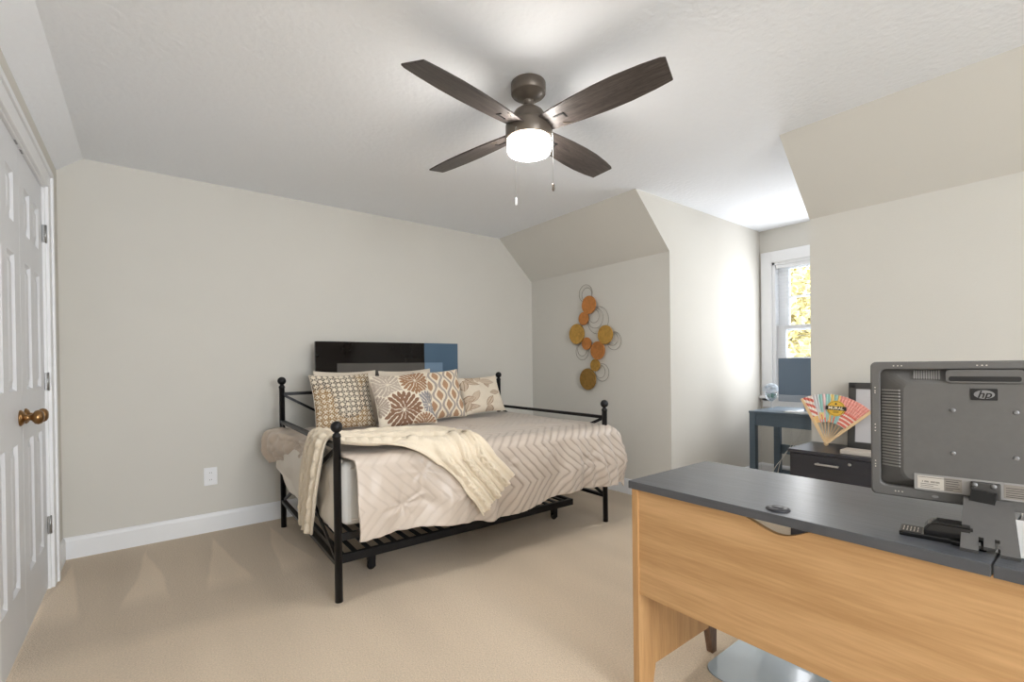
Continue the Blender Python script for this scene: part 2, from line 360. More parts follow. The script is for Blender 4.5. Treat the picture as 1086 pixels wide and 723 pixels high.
# baseboards with a small moulded top
def baseb(name, a, b_, n, label):
    bm = NB(); a = Vector(a); b_ = Vector(b_); n = Vector(n)
    prof = [(0, 0), (.014, 0), (.014, .108), (.010, .122), (.004, .131), (0, .131)]
    d = (b_-a); L = d.length
    M = frameM(a, n, (0, 0, 1)); t = NB(); prism(t, prof, L)
    ez = Vector((M[0][2], M[1][2], M[2][2]))
    if ez.dot(d) < 0: M = M @ Matrix.Translation((0, 0, -L))
    append(bm, t, M)
    struct(name, bm, trim_m, label, 'baseboard')
baseb('baseboard_back', (Lw, B, 0), (Rw, B, 0), (0, -1, 0), 'white baseboard along the wall behind the bed')
baseb('baseboard_right', (Rw, D1, 0), (Rw, B, 0), (-1, 0, 0), 'white baseboard under the metal wall sculpture')
baseb('baseboard_right_near', (Rw, FR, 0), (Rw, D2, 0), (-1, 0, 0), 'white baseboard behind the filing cabinet')
baseb('baseboard_left', (Lw, DY1+.1, 0), (Lw, B, 0), (1, 0, 0), 'short white baseboard between doors and corner')
baseb('baseboard_dormer_left', (Rw, D1, 0), (W, D1, 0), (0, -1, 0), 'white baseboard on the dormer left cheek')
baseb('baseboard_window', (W, D2, 0), (W, D1, 0), (-1, 0, 0), 'white baseboard under the window')

# door casing and the two leaves
bm = NB()
for lo, hi in (((Lw, DY1, 0), (Lw+.018, DY1+.10, DZ+.10)), ((Lw, DY0-.10, 0), (Lw+.018, DY0, DZ+.10)), ((Lw, DY0, DZ), (Lw+.018, DY1, DZ+.10))): box(bm, lo, hi, .004)
for lo, hi in (((Lw+.016, DY1+.07, 0), (Lw+.028, DY1+.098, DZ+.098)), ((Lw+.016, DY0-.098, 0), (Lw+.028, DY0-.07, DZ+.098)), ((Lw+.016, DY0-.09, DZ+.07), (Lw+.028, DY1+.09, DZ+.098)),
               ((Lw-.10, DY1-.012, 0), (Lw+.004, DY1+.004, DZ)), ((Lw-.10, DY0-.004, 0), (Lw+.004, DY0+.012, DZ)), ((Lw-.10, DY0, DZ-.008), (Lw+.004, DY1, DZ+.004))): box(bm, lo, hi, .003)
struct('trim_1', bm, trim_m, 'white moulded casing around the double doors', 'door casing')
def leaf_bm(y0, y1, z0, z1, x):
    bm = NB(); w = .10; pw = (y1-y0-.2-.09)/2
    ys = [(y0+w, y0+w+pw), (y1-w-pw, y1-w)]; zs = [(.25, .84), (1.06, 1.62), (1.75, 1.955)]
    panels = [(a, b2, c, d) for a, b2 in ys for c, d in zs]
    yc = sorted({y0, y1, *[v for p in ys for v in p]}); zc = sorted({z0, z1, *[v for p in zs for v in p]})
    for a, b2 in zip(yc, yc[1:]):
        for c, d in zip(zc, zc[1:]):
            if (a, b2, c, d) in panels: continue
            quadmesh(bm, [yz(a, b2, c, d, x)])
    for a, b2, c, d in panels:
        loops = [(0, 0), (.010, -.011), (.022, -.011), (.045, -.003)]
        rects = [[(x+dz, a+i, c+i), (x+dz, b2-i, c+i), (x+dz, b2-i, d-i), (x+dz, a+i, d-i)] for i, dz in loops]
        for A, C in zip(rects, rects[1:]):
            for k in range(4): quadmesh(bm, [[A[k], A[(k+1) % 4], C[(k+1) % 4], C[k]]])
        quadmesh(bm, [rects[-1]])
    xb = x-.035
    quadmesh(bm, [yz(y0, y1, z0, z1, xb), [(x, y0, z0), (xb, y0, z0), (xb, y0, z1), (x, y0, z1)], [(x, y1, z0), (xb, y1, z0), (xb, y1, z1), (x, y1, z1)],
                  [(x, y0, z1), (xb, y0, z1), (xb, y1, z1), (x, y1, z1)], [(x, y0, z0), (xb, y0, z0), (xb, y1, z0), (x, y1, z0)]])
    bmesh.ops.remove_doubles(bm, verts=bm.verts, dist=.0004); bmesh.ops.recalc_face_normals(bm, faces=bm.faces)
    return bm
RY = Matrix.Rotation(PI/2, 4, 'Y')
for i, (y0, y1, ky, hy, lab) in enumerate(((DYM+.002, DY1-.014, 2.895, DY1-.006, 'white six panel door leaf hinged next to the back corner'), (DY0+.014, DYM-.002, 2.785, DY0+.006, 'white six panel door leaf nearest the camera'))):
    d = struct('door_%d' % (i+1), leaf_bm(y0, y1, .012, DZ-.012, Lw-.008), door_m, lab, 'door')
    k = obj('door_knob', lathe(NB(), [(0, 0), (.033, 0), (.034, .004), (.026, .012), (.014, .016), (.012, .034), (.017, .038), (.028, .046), (.031, .056), (.026, .067), (.014, .073), (0, .074)], (Lw-.008, ky, .945), 28, RY), brass_m, d)
    k['label'] = 'antique brass round knob'
    for hz in (.335, 1.085, 1.855):
        bm = NB(); box(bm, (Lw-.006, hy-.018, hz-.045), (Lw+.002, hy+.018, hz+.045), .001); tube(bm, [(Lw+.004, hy, hz-.047), (Lw+.004, hy, hz+.047)], .006, 10)
        obj('hinge', bm, hinge_m, d)['label'] = 'satin nickel butt hinge'
    bm = NB(); box(bm, (Lw-.02, ky-.02, DZ-.013), (Lw-.002, ky+.02, DZ-.005)); obj('ball_catch', bm, hinge_m, d)

# ------------------------------------------------------------------ dormer window, blind, trees
wn = struct('window_1', (lambda b_: [box(b_, lo, hi, .004) for lo, hi in (
    ((W-.02, WY1-.002, WZ0-.05), (W, WY1+.096, WZ1+.106)), ((W-.02, WY0-.096, WZ0-.05), (W, WY0+.002, WZ1+.106)), ((W-.02, WY0, WZ1-.002), (W, WY1, WZ1+.106)),
    ((W-.02, WY0-.09, WZ0-.11), (W, WY1+.09, WZ0-.02)), ((W-.05, WY0-.11, WZ0-.025), (W+.02, WY1+.11, WZ0)))] and b_)(NB()), trim_m, 'white double hung window in the dormer with moulded casing', 'window')
bm = NB()
for lo, hi in (((W, WY0, WZ0), (W+.12, WY0+.03, WZ1)), ((W, WY1-.03, WZ0), (W+.12, WY1, WZ1)), ((W, WY0, WZ1-.03), (W+.12, WY1, WZ1)), ((W, WY0, WZ0), (W+.12, WY1, WZ0+.03))): box(bm, lo, hi, .003)
obj('window_jamb', bm, trim_m, wn)
def sash(nm, x, z0, z1, rows, gl, gr):
    bm = NB(); a, c = WY0+.03, WY1-.03
    for lo, hi in (((x, a, z0), (x+.035, gr, z1)), ((x, gl, z0), (x+.035, c, z1)), ((x, gr, z0), (x+.035, gl, z0+.05)), ((x, gr, z1-.04), (x+.035, gl, z1))): box(bm, lo, hi, .003)
    s = obj(nm, bm, trim_m, wn)
    bm = NB()
    for r in range(1, rows): zz = z0+.05+(z1-.09-z0)*r/rows; box(bm, (x+.006, gr, zz-.011), (x+.028, gl, zz+.011), .002)
    ym = (gl+gr)/2; box(bm, (x+.006, ym-.011, z0+.05), (x+.028, ym+.011, z1-.04), .002)
    obj('glazing_bars', bm, trim_m, s)
    obj('pane', box(NB(), (x+.015, gr, z0+.05), (x+.019, gl, z1-.04)), pane_m, s)
sash('upper_sash', W+.075, 1.44, 2.08, 2, 1.930, 1.41)
sash('lower_sash', W+.035, .83, 1.49, 2, 1.945, 1.395)
bl = thing('window_blind', (W+.01, 1.67, 2.07), 'white horizontal slat blind lowered and tilted open in the dormer window', 'blind')
obj('headrail', box(NB(), (W+.002, WY0+.034, 2.045), (W+.032, WY1-.034, 2.078), .003), trim_m, bl)
z = 2.03
while z > .87:
    M = Matrix.Translation((W+.018, 0, z)) @ Matrix.Rotation(math.radians(-4), 4, 'Y')
    obj('slat', box(NB(), (-.0125, WY0+.036, -.0009), (.0125, WY1-.036, .0009), 0, 2, M), trim_m, bl); z -= .034
bm = NB()
for y in (WY0+.12, 1.67, WY1-.12): tube(bm, [(W+.005, y, 2.05), (W+.005, y, .85)], .001, 6)
obj('ladder_cord', bm, cord_m, bl)
obj('bottom_rail', box(NB(), (W+.006, WY0+.036, .838), (W+.03, WY1-.036, .856), .003), trim_m, bl)

def tree(base, h, rad, cz, n, label, seed):
    rs = np.random.RandomState(seed); t = thing('tree', base, label, 'tree', None)
    bx_, by_, bz_ = base; bm = NB()
    tube(bm, [(bx_, by_, bz_), (bx_+.1, by_, bz_+h*.4), (bx_-.05, by_+.1, bz_+h*.75)], [.22, .15, .06], 10)
    for k in range(6):
        a = k*1.05; z0 = bz_+h*(.35+.06*k); tube(bm, [(bx_, by_, z0), (bx_+math.cos(a)*rad*.7, by_+math.sin(a)*rad*.7, z0+h*.18)], [.06, .015], 7)
    obj('trunk', bm, bark_m, t)
    d = rs.normal(size=(n, 3)); d /= np.linalg.norm(d, axis=1)[:, None]; rr = rs.rand(n)**.45
    c = d*rr[:, None]*np.array([rad, rad, cz]) + np.array([bx_, by_, bz_+h*.68])
    a = rs.normal(size=(n, 3)); a /= np.linalg.norm(a, axis=1)[:, None]; b2 = np.cross(a, rs.normal(size=(n, 3))); b2 /= np.linalg.norm(b2, axis=1)[:, None]
    s = (.035+.05*rs.rand(n))[:, None]
    V = np.stack([c-a*s*1.5, c+b2*s*.7, c+a*s*1.5, c-b2*s*.7], 1).reshape(-1, 3) - np.array(base)
    o = rawobj('foliage', V.tolist(), [(4*i, 4*i+1, 4*i+2, 4*i+3) for i in range(n)], foliage_m, t, base)
    return t
tree((10.2, 4.0, -3.2), 6.2, 1.9, 2.3, 13000, 'yellow green leafy tree outside the window, near one', 1)
tree((15.6, 6.6, -3.2), 7.4, 2.5, 3.0, 9000, 'yellow green leafy tree outside the window, farther one', 2)

# ------------------------------------------------------------------ daybed
BX, BY, BA, BL, BD = .7275, 2.3047, -.0283, 1.894, 1.330
cb, sb = math.cos(BA), math.sin(BA)
def w(u, v, z): return (BX+u*cb-v*sb, BY+u*sb+v*cb, z)
def wA(P): P = np.asarray(P, float); return np.stack([BX+P[..., 0]*cb-P[..., 1]*sb, BY+P[..., 0]*sb+P[..., 1]*cb, P[..., 2]], -1)
bed = thing('daybed_frame', w(BL/2, BD/2, 0), 'black metal daybed frame with ball topped posts against the back wall', 'bed')
for (u, v, zb) in ((0, 0, .851), (BL, 0, .851), (0, BD, 1.046), (BL, BD, 1.046)):
    c = w(u, v, 0)
    p = obj('post', lathe(NB(), [(0, 0), (.0185, 0), (.0185, zb-.052), (.021, zb-.05), (.0215, zb-.044), (.0185, zb-.041), (.0195, zb-.036), (.013, zb-.031), (.011, zb-.022), (0, zb-.022)], c, 24), black_m, bed)
    obj('ball_finial', lathe(NB(), [(.0285*math.sin(PI*i/14), zb-.0285*math.cos(PI*i/14)) for i in range(15)], c, 24), black_m, p)
for u in (0, BL):
    for z in (.755, .187): obj('end_rail', bar(NB(), w(u, 0, z), w(u, BD, z), .03, .022, bev=.002), black_m, bed)
    for z0, z1 in ((.745, .20), (.20, .745)):
        n = 12; obj('cross_brace', bar(NB(), w(u+.004*(1 if z0 > z1 else -1), .02, z0), w(u+.004*(1 if z0 > z1 else -1), BD-.02, z1), .012, .02, bev=.001), black_m, bed)
    obj('deck_end_rail', bar(NB(), w(u, .02, .32), w(u, BD-.02, .32), .02, .03, bev=.002), black_m, bed) if u > 0 else None
for z in (.953, .32): obj('back_rail', bar(NB(), w(0, BD, z), w(BL, BD, z), .03, .022, bev=.002), black_m, bed)
obj('front_rail', bar(NB(), w(0, 0.03, .30), w(BL, 0.03, .30), .02, .035, bev=.002), black_m, bed)
for u0, u1 in ((.01, BL/2), (BL/2, BL-.01)):
    for z0, z1 in ((.945, .40), (.40, .945)): obj('cross_brace', bar(NB(), w(u0, BD+.004*(1 if z0 > z1 else -1), z0), w(u1, BD+.004*(1 if z0 > z1 else -1), z1), .012, .018, bev=.001), black_m, bed)
obj('back_upright', bar(NB(), w(BL/2, BD, .31), w(BL/2, BD, .955), .018, .018, (1, 0, 0)), black_m, bed)

tr = thing('trundle_frame', w(BL/2, .75, 0), 'low black slatted trundle on casters under the daybed', 'trundle')
TU0, TU1, TV0, TV1 = .085, 1.80, .25, 1.20
for v in (TV0, TV1): obj('long_rail', bar(NB(), w(TU0, v, .105), w(TU1, v, .105), .03, .045, bev=.002), black_m, tr)
for u in (TU0+.012, TU1-.012): obj('end_rail', bar(NB(), w(u, TV0, .106), w(u, TV1, .106), .025, .04, bev=.002), black_m, tr)
ns = 22
for i in range(1, ns):
    u = TU0 + (TU1-TU0)*i/ns; obj('slat', bar(NB(), w(u, TV0, .124), w(u, TV1, .124), .026, .008, bev=.001), black_m, tr)
for u in (.255, 1.63):
    for v in (.262, TV1-.02):
        c = Vector(w(u, v, 0)); bm = NB(); box(bm, c+Vector((-.022, -.017, .052)), c+Vector((.022, .017, .084)), .003); box(bm, c+Vector((-.018, -.017, .016)), c+Vector((.020, -.012, .06)), .001); box(bm, c+Vector((-.018, .012, .016)), c+Vector((.020, .017, .06)), .001)
        k = obj('caster', bm, black_m, tr)
        obj('wheel', lathe(NB(), [(0, -.009), (.022, -.009), (.025, -.005), (.025, .005), (.022, .009), (0, .009)], c+Vector((0, 0, .025)), 20, Matrix.Rotation(PI/2, 4, 'X')), glossblack_m, k)

mt = thing('mattress', w(BL/2, BD/2, .34), 'white mattress on the daybed under the comforter', 'mattress')
bm = NB(); box(bm, (.035, .035, .34), (BL-.035, BD-.035, .665), .04, 4)
for v in bm.verts: v.co = Vector(w(*v.co))
obj('cushion_body', bm, mattress_m, mt)
bm = NB()
for z in (.375, .63):
    tube(bm, [w(.036+.0, .075, z), w(.036, BD-.075, z)], .005, 8); tube(bm, [w(.075, .036, z), w(BL-.075, .036, z)], .005, 8)
obj('piping', bm, sheet_m, mt)

# comforter: one continuous cloth over top and front
ZT = .705
def smooth(x): x = np.clip(x, 0, 1); return x*x*(3-2*x)
na, nbv = 330, 250
s = np.ones((na, 1))*np.linspace(1.255, -.475, nbv)[None]
a0_ = .028 + .040*np.clip(-s/.06, 0, 1)**2*(3-2*np.clip(-s/.06, 0, 1)); a = a0_ + (2.10-a0_)*np.linspace(0, 1, na)[:, None]
RC = .075
def wrap(d):
    """overhang length d past the edge -> (outward, drop) over a rounded edge"""
    q_ = np.clip(d, 0, RC*PI/2); ang = q_/RC
    return RC*np.sin(ang), RC*(1-np.cos(ang)) + np.clip(d-RC*PI/2, 0, None)
hemv = .03*vnoise(a*2.2, 0*a+3) - .012 + .02*np.cos((a-.95)*3.6)
ds = np.clip(-s, 0, None); da = np.clip(a-1.90, 0, None)
ds = ds*(1+hemv/.475*1.1*smooth(ds/.42))
ov, dr = wrap(ds); oa, dra = wrap(da)
U_ = np.minimum(a, 1.90)+oa; V_ = np.maximum(s, 0)-ov
Zd = ZT - np.sqrt(dr**2 + dra**2)
# left end of the drop starts right of the front post
hang = smooth(ds/.35)
fold = .022*np.sin(U_*17+1.5*vnoise(U_*3, s*2)*4) + .03*vnoise(U_*7, s*3+9) + .02*vnoise(U_*16, s*6)
V_ = V_ - hang*(fold+.012) - .012*hang
# gathered wrinkles near the right corner and the left tip
V_ = V_ - .016*hang*np.exp(-((U_-1.75)/.2)**2)*np.sin(U_*60+s*9)
U_ = U_ + .02*hang*vnoise(U_*6, s*7+20)
topn = .014*vnoise(U_*4, V_*4+5) + .007*vnoise(U_*11, V_*11)
Zd = Zd + topn*(1-hang) + .006*vnoise(U_*30, s*30)*smooth(ds/.05)
# pin tuck chevrons stitched into the satin
per = .44; tri = np.abs(((s+.10)/per) % 1*2-1)
ph = ((a + .21*tri + .012*vnoise(a*5, s*5))/.064) % 1
line = np.exp(-((ph-.5)/.11)**2)*(.30+.70*smooth((a-.55)/.5))*(.35+.65*smooth((.25-s)/.25))
pn = .5+.5*np.clip(vnoise(a*1.5, s*1.5+8)*3, -1, 1)
for pu, ps, pr_ in ((.42, -.16, .17), (.30, -.33, .13), (.95, -.20, .14), (1.30, -.12, .16), (1.62, -.26, .15), (.70, -.30, .12), (1.45, .25, .2), (1.05, .55, .2)):
    dx_, dy_ = a-pu, s-ps; r_ = np.hypot(dx_, dy_); t_ = np.arctan2(dy_, dx_); fall = np.exp(-(r_/pr_)**2)
    pinch = (-.012*np.exp(-(r_/.03)**2) + .006*fall*np.sin(t_*7+pu*40+4*vnoise(r_*9, t_*2+pu*9))*smooth(r_/.05) + .006*fall)
    V_ = V_ - pinch*hang; Zd = Zd + pinch*(1-hang)*.6
V_ = V_ + line*.006*hang; Zd = Zd - line*.003*(1-hang)
V_ = V_ - .010*hang*vnoise(U_*9+3*s, s*5+U_*4+40)
base_c = C3(208, 195, 183); line_c = C3(160, 144, 130)
mixc = np.clip(line*.9, 0, 1)[..., None]
cols = base_c*(1-mixc) + line_c*mixc
Pc = wA(np.stack([U_, V_, Zd], -1))
comf = gridobj('comforter', Pc, comf_m, None, w(BL/2, BD/2, .7), thick=.012, cols=cols)
tag(comf, 'taupe satin comforter with stitched chevrons draped over the daybed front', 'comforter')

def catmull(P, n):
    P = np.asarray(P, float); m = len(P); out = []
    t = np.linspace(0, m-1, n)
    for x in t:
        i = min(int(x), m-2); f = x-i; p0 = P[max(i-1, 0)]; p1 = P[i]; p2 = P[i+1]; p3 = P[min(i+2, m-1)]
        out.append(.5*((2*p1)+(-p0+p2)*f+(2*p0-5*p1+4*p2-p3)*f*f+(-p0+3*p1-3*p2+p3)*f**3))
    return np.array(out)
def loft(rows, n, k):
    R = [catmull(r, k) for r in rows]; R = np.array(R)
    return np.stack([catmull(R[:, j], n) for j in range(k)], 1)
# crumpled corner of the comforter pushed out under the left rail, and the white sheet below it
P = loft([[(.07, 1.20, .70), (.07, 1.02, .705), (.07, .8, .70), (.06, .55, .70)], [(.0, 1.24, .71), (.0, 1.05, .705), (.01, .8, .70), (.02, .55, .69)],
          [(-.09, 1.31, .69), (-.075, 1.1, .685), (-.02, .85, .665), (.01, .6, .665)], [(-.12, 1.31, .61), (-.085, 1.1, .60), (-.04, .88, .62), (.015, .62, .63)],
          [(-.11, 1.30, .53), (-.07, 1.14, .555), (-.015, .9, .565), (.02, .65, .60)], [(-.085, 1.28, .475), (-.05, 1.16, .52), (-.01, .92, .54), (.02, .68, .58)]], 60, 60)
gu, gv = np.meshgrid(np.arange(60), np.arange(60), indexing='ij')
P[..., 0] += .035*vnoise(gv/7., gu/9.+3) + .014*vnoise(gv/3., gu/4.)
P[..., 2] += .02*vnoise(gv/8.+30, gu/9.)
o = gridobj('corner_fold', wA(P), taupe_m, comf, thick=.008)
sh = thing('bed_sheet', w(0, .8, .6), 'white cotton sheet hanging over the left end below the rail', 'sheet')
P = loft([[(.05, 1.22, .675), (.05, .9, .675), (.05, .5, .675), (.045, .2, .675), (.045, .06, .675)], [(-.03, 1.24, .62), (-.03, .95, .62), (.005, .5, .64), (.022, .2, .62), (.024, .06, .60)],
          [(-.055, 1.24, .54), (-.045, .98, .52), (.0, .55, .52), (.02, .22, .50), (.024, .06, .50)], [(-.05, 1.22, .46), (-.03, 1.0, .42), (.0, .6, .42), (.018, .25, .40), (.022, .06, .40)],
          [(-.03, 1.16, .42), (-.02, .95, .33), (.0, .62, .33), (.015, .3, .31), (.02, .06, .30)]], 60, 80)
gu, gv = np.meshgrid(np.arange(60), np.arange(80), indexing='ij')
P[..., 0] += .022*vnoise(gv/7., gu/16.+3)*smooth(gu/20.) - .012*vnoise(gv/3., gu/9.)*smooth(gu/20.)
gridobj('sheet_cloth', wA(P), sheet_m, sh, thick=.004)

# knit throw lying along the front edge, falling over the front and over the left rail
up = [(-.036, .59, .245), (-.040, .56, .41), (-.036, .50, .60), (-.026, .43, .745), (.0, .41, .785), (.05, .43, .755), (.24, .46, .742), (.47, .46, .742), (.68, .36, .742), (.755, .2, .742), (.76, .04, .735), (.80, -.07, .69), (.875, -.12, .60), (.972, -.13, .50)]
lo = [(-.036, .35, .235), (-.042, .26, .39), (-.038, .17, .58), (-.026, .11, .745), (.0, .09, .785), (.05, .05, .755), (.15, -.0, .742), (.25, -.04, .735), (.36, -.08, .705), (.478, -.11, .63), (.59, -.13, .522), (.64, -.135, .45), (.70, -.14, .38), (.742, -.14, .31)]
nt_, kt = 240, 90
Uc, Lc = catmull(up, nt_), catmull(lo, nt_); tt = np.linspace(0, 1, kt)
P = Uc[:, None]*(1-tt)[None, :, None] + Lc[:, None]*tt[None, :, None]
# keep the cloth outside the rounded front edge of the comforter
main = P[..., 0] > .03
inV = P[..., 1]; zz = P[..., 2]
top = main & (inV >= 0); zz = np.where(top, np.maximum(zz, .735), zz)
cor = main & (inV < 0) & (zz > .63); dv, dz = inV, zz-.63; rr = np.hypot(dv, dz)+1e-6; kk = np.where(cor & (rr < .112), .112/rr, 1)
inV = np.where(cor, dv*kk, inV); zz = np.where(cor, .63+dz*kk, zz)
fr = main & (zz <= .63); inV = np.where(fr, np.minimum(inV, -.112), inV)
P = np.stack([P[..., 0], inV, zz], -1)
du = np.gradient(P, axis=0); dvv = np.gradient(P, axis=1); nrm = np.cross(du, dvv); nrm /= np.linalg.norm(nrm, axis=2)[..., None]+1e-9
gi, gj = np.meshgrid(np.arange(nt_), np.arange(kt), indexing='ij'); X = gj/(kt-1.)
rel = .008*np.sin(X*2*PI*6.) + .012*vnoise(X*4, gi/30.) + .003*vnoise(X*12, gi/7.)
for cx_ in (.26, .55, .82):
    off = (X-cx_)/.055; wv = .55*np.sin(gi*.36)
    rel = rel + .024*np.maximum(np.exp(-((off-wv)/.42)**2), np.exp(-((off+wv)/.42)**2)*.9) - .007*np.exp(-((np.abs(off)-1.5)/.3)**2)
edge = np.exp(-((X-.0)/.03)**2)+np.exp(-((X-1.)/.03)**2); rel = rel+.008*edge
sgn = -1.0
P = P + sgn*nrm*np.abs(rel+.006)[..., None]*np.where(True, 1, 1)
thr = gridobj('throw_blanket', wA(P), throw_m, None, w(.4, .1, .73), thick=.009, offset=0)
tag(thr, 'cream cable knit throw folded along the daybed front and over its left rail', 'blanket')

# ------------------------------------------------------------------ pillows
def pillow(u, v, z, wd_, ht, th, lean, roll, turn, pattern, name, label, group, m=printed_m, n=150, seed=0):
    s_, t_ = np.meshgrid(np.linspace(-1, 1, n), np.linspace(-1, 1, n), indexing='ij')
    x = s_*(1-.07*(1-t_**2)*s_**2)*wd_/2; y = t_*(1-.07*(1-s_**2)*t_**2)*ht/2
    hgt = th/2*np.clip((1-s_**2), 0, 1)**.48*np.clip((1-t_**2), 0, 1)**.48
    hgt = hgt*(1+.25*vnoise(s_*2+seed*7, t_*2+seed)+.12*vnoise(s_*6+seed, t_*6))*(1-.12*t_)
    M = Matrix.Translation(w(u, v, z+.008)) @ Matrix.Rotation(BA+turn, 4, 'Z') @ Matrix.Rotation(PI/2-lean, 4, 'X') @ Matrix.Rotation(roll, 4, 'Z')
    Mn = np.array(M)
    b = np.array(M.translation); V = []; Fc = []; CC = []
    for side in (1, -1):
        L_ = np.stack([x, y, side*hgt, np.ones_like(x)], -1) @ Mn.T
        o = len(V); V += (L_[..., :3].reshape(-1, 3)-b).tolist()
        Fc += [((i*n+j)+o, ((i+1)*n+j)+o, ((i+1)*n+j+1)+o, (i*n+j+1)+o)[::side] for i in range(n-1) for j in range(n-1)]
        if pattern is not None:
            CC.append((pattern(s_, t_) if side > 0 else np.ones((n, n, 3))*C3(214, 202, 186)).reshape(-1, 3))
    t = thing(name, tuple(b), label, 'pillow', group)
    o = rawobj('pillow_cover', V, Fc, m, t, Vector(b), 0, np.concatenate(CC) if CC else None)
    # welted seam around the edge
    bm = NB(); k = 40; pts = []
    for e in range(4):
        for i in range(k):
            q_ = -1+2*i/k; ss, t2 = ((q_, -1), (1, q_), (-q_, 1), (-1, -q_))[e]
            xx = ss*(1-.07*(1-t2**2)*ss**2)*wd_/2; yy = t2*(1-.07*(1-ss**2)*t2**2)*ht/2; pts.append(M @ Vector((xx, yy, 0)))
    tube(bm, pts, .003, 6, closed=True)
    obj('seam', bm, plain_m, t)
    return t
def p_lattice(s, t):
    x, y = s*5.5, t*5.5; fx, fy = x % 1-.5, y % 1-.5; r = np.hypot(fx, fy)
    cross = (np.minimum(np.abs(fx), np.abs(fy)) < .09) & (r < .42) & (r > .14); dia = np.abs(np.abs(fx)+np.abs(fy)-.45) < .07; dot = r < .08
    fine = (np.sin(s*62)*np.sin(t*62) > .35)
    wear = vnoise(s*2.2+4, t*2.2) + .5*vnoise(s*9, t*9)
    band = vnoise(s*1.6+20, t*.9+3)
    c = np.ones(s.shape+(3,))*C3(226, 214, 194)
    c = np.where((fine & (band > -.05))[..., None], C3(150, 116, 74), c)
    pat = (cross | dia | dot) & (wear > -.55); c = np.where(pat[..., None], np.where((band > .08)[..., None], C3(152, 118, 72), C3(92, 80, 70)), c)
    c = np.where(((s > .62) & fine)[..., None], C3(74, 64, 56), c)
    return c
def p_dahlia(s, t):
    c = np.ones(s.shape+(3,))*C3(232, 222, 204)
    for cx_, cy_, R, col in ((-.55, .55, .55, C3(186, 172, 158)), (.42, .62, .56, C3(160, 122, 92)), (.80, -.35, .55, C3(150, 146, 148)), (-.18, -.45, .70, C3(138, 104, 82)), (-1.0, -.2, .4, C3(176, 160, 146)), (.55, -1.05, .45, C3(160, 124, 96))):
        dx, dy = s-cx_, t-cy_; r = np.hypot(dx, dy)/R; th = np.arctan2(dy, dx); hit = np.zeros(s.shape, bool)
        for k, (r0, r1, n) in enumerate(((.05, .40, 9), (.26, .62, 14), (.46, .82, 18), (.66, 1.0, 22))):
            q = (th*n/(2*PI) + .5*(k % 2)) % 1-.5; f = np.clip((r-r0)/(r1-r0), 0, 1); wdt = .40*np.sin(PI*np.clip(f, 0, 1)**.8)**.7
            hit |= (np.abs(q) < wdt) & (f > 0) & (f < 1)
        inside = r < 1.04
        c = np.where(inside[..., None], np.where(hit[..., None], col, C3(232, 222, 204)), c)
    return c
def p_ogee(s, t):
    x, y = s*1.55+.25, t*1.2+.1; wob_ = .035*vnoise(s*14, t*9)
    m = np.full(s.shape, 9.); tan = np.zeros(s.shape, bool)
    for ox, oy in ((0, 0), (.5, .5)):
        fx = np.abs(((x+ox) % 1)-.5)+wob_; fy = ((y+oy) % 1)-.5; q = fx/(.5*(.5+.5*np.cos(2*PI*fy))+.02)
        m = np.minimum(m, q); tan |= (fx/.20 + (np.abs(fy)/.27)**1.5) < 1
    c = np.ones(s.shape+(3,))*C3(176, 165, 156)
    c = np.where((m < .64)[..., None], C3(240, 227, 206), c); c = np.where(tan[..., None], C3(184, 146, 114), c)
    return c
def p_leaves(s, t):
    c = np.ones(s.shape+(3,))*C3(230, 218, 200); rs = np.random.RandomState(5)
    for k in range(15):
        cx_, cy_, a_, L, Wd = rs.uniform(-1, 1), rs.uniform(-1, 1), rs.uniform(0, PI), rs.uniform(.28, .42), rs.uniform(.12, .2)
        dx, dy = s-cx_, t-cy_; p = dx*math.cos(a_)+dy*math.sin(a_); q = -dx*math.sin(a_)+dy*math.cos(a_)
        e = np.abs(q)/(Wd*np.clip(1-(p/L)**2, 0.001, 1)); ins = (np.abs(p) < L) & (e < 1)
        col = C3(150, 120, 98) if k % 3 else C3(186, 166, 146)
        veins = (np.abs((p*16+np.abs(q)*14) % 1-.5) < .16)
        if k % 2: c = np.where(ins[..., None], np.where((veins | (e > .78))[..., None], col, C3(214, 196, 174)), c)
        else: c = np.where((ins & ((e > .78) | (np.abs(q) < .012)))[..., None], col, np.where(ins[..., None], C3(206, 188, 166), c))
    return c
G = 'decorative pillows along the back of the daybed'
pillow(.335, 1.0, .890, .42, .40, .15, .30, .02, .05, p_lattice, 'throw_pillow', 'pillow with distressed brown lattice print, leftmost in the row', G, seed=1)
pillow(.715, .84, .890, .44, .40, .14, .36, .06, -.02, p_dahlia, 'throw_pillow', 'cream pillow printed with brown and grey dahlia blooms', G, seed=2)
pillow(1.10, 1.02, .900, .41, .40, .14, .30, .045, .0, p_ogee, 'throw_pillow', 'grey and tan ikat ogee patterned pillow', G, seed=3)
pillow(1.52, 1.06, .880, .40, .33, .13, .42, .04, -.03, p_leaves, 'throw_pillow', 'cream pillow with outlined brown leaves, rightmost in the row', G, seed=4)
pillow(.42, 1.185, .905, .46, .40, .14, .18, 0, .02, None, 'bed_pillow', 'plain beige pillow behind the lattice print pillow', G, plain_m, 70, 5)
pillow(.90, 1.185, .905, .44, .40, .14, .18, .03, -.02, None, 'bed_pillow', 'plain beige pillow behind the dahlia pillow', G, plain_m, 70, 6)

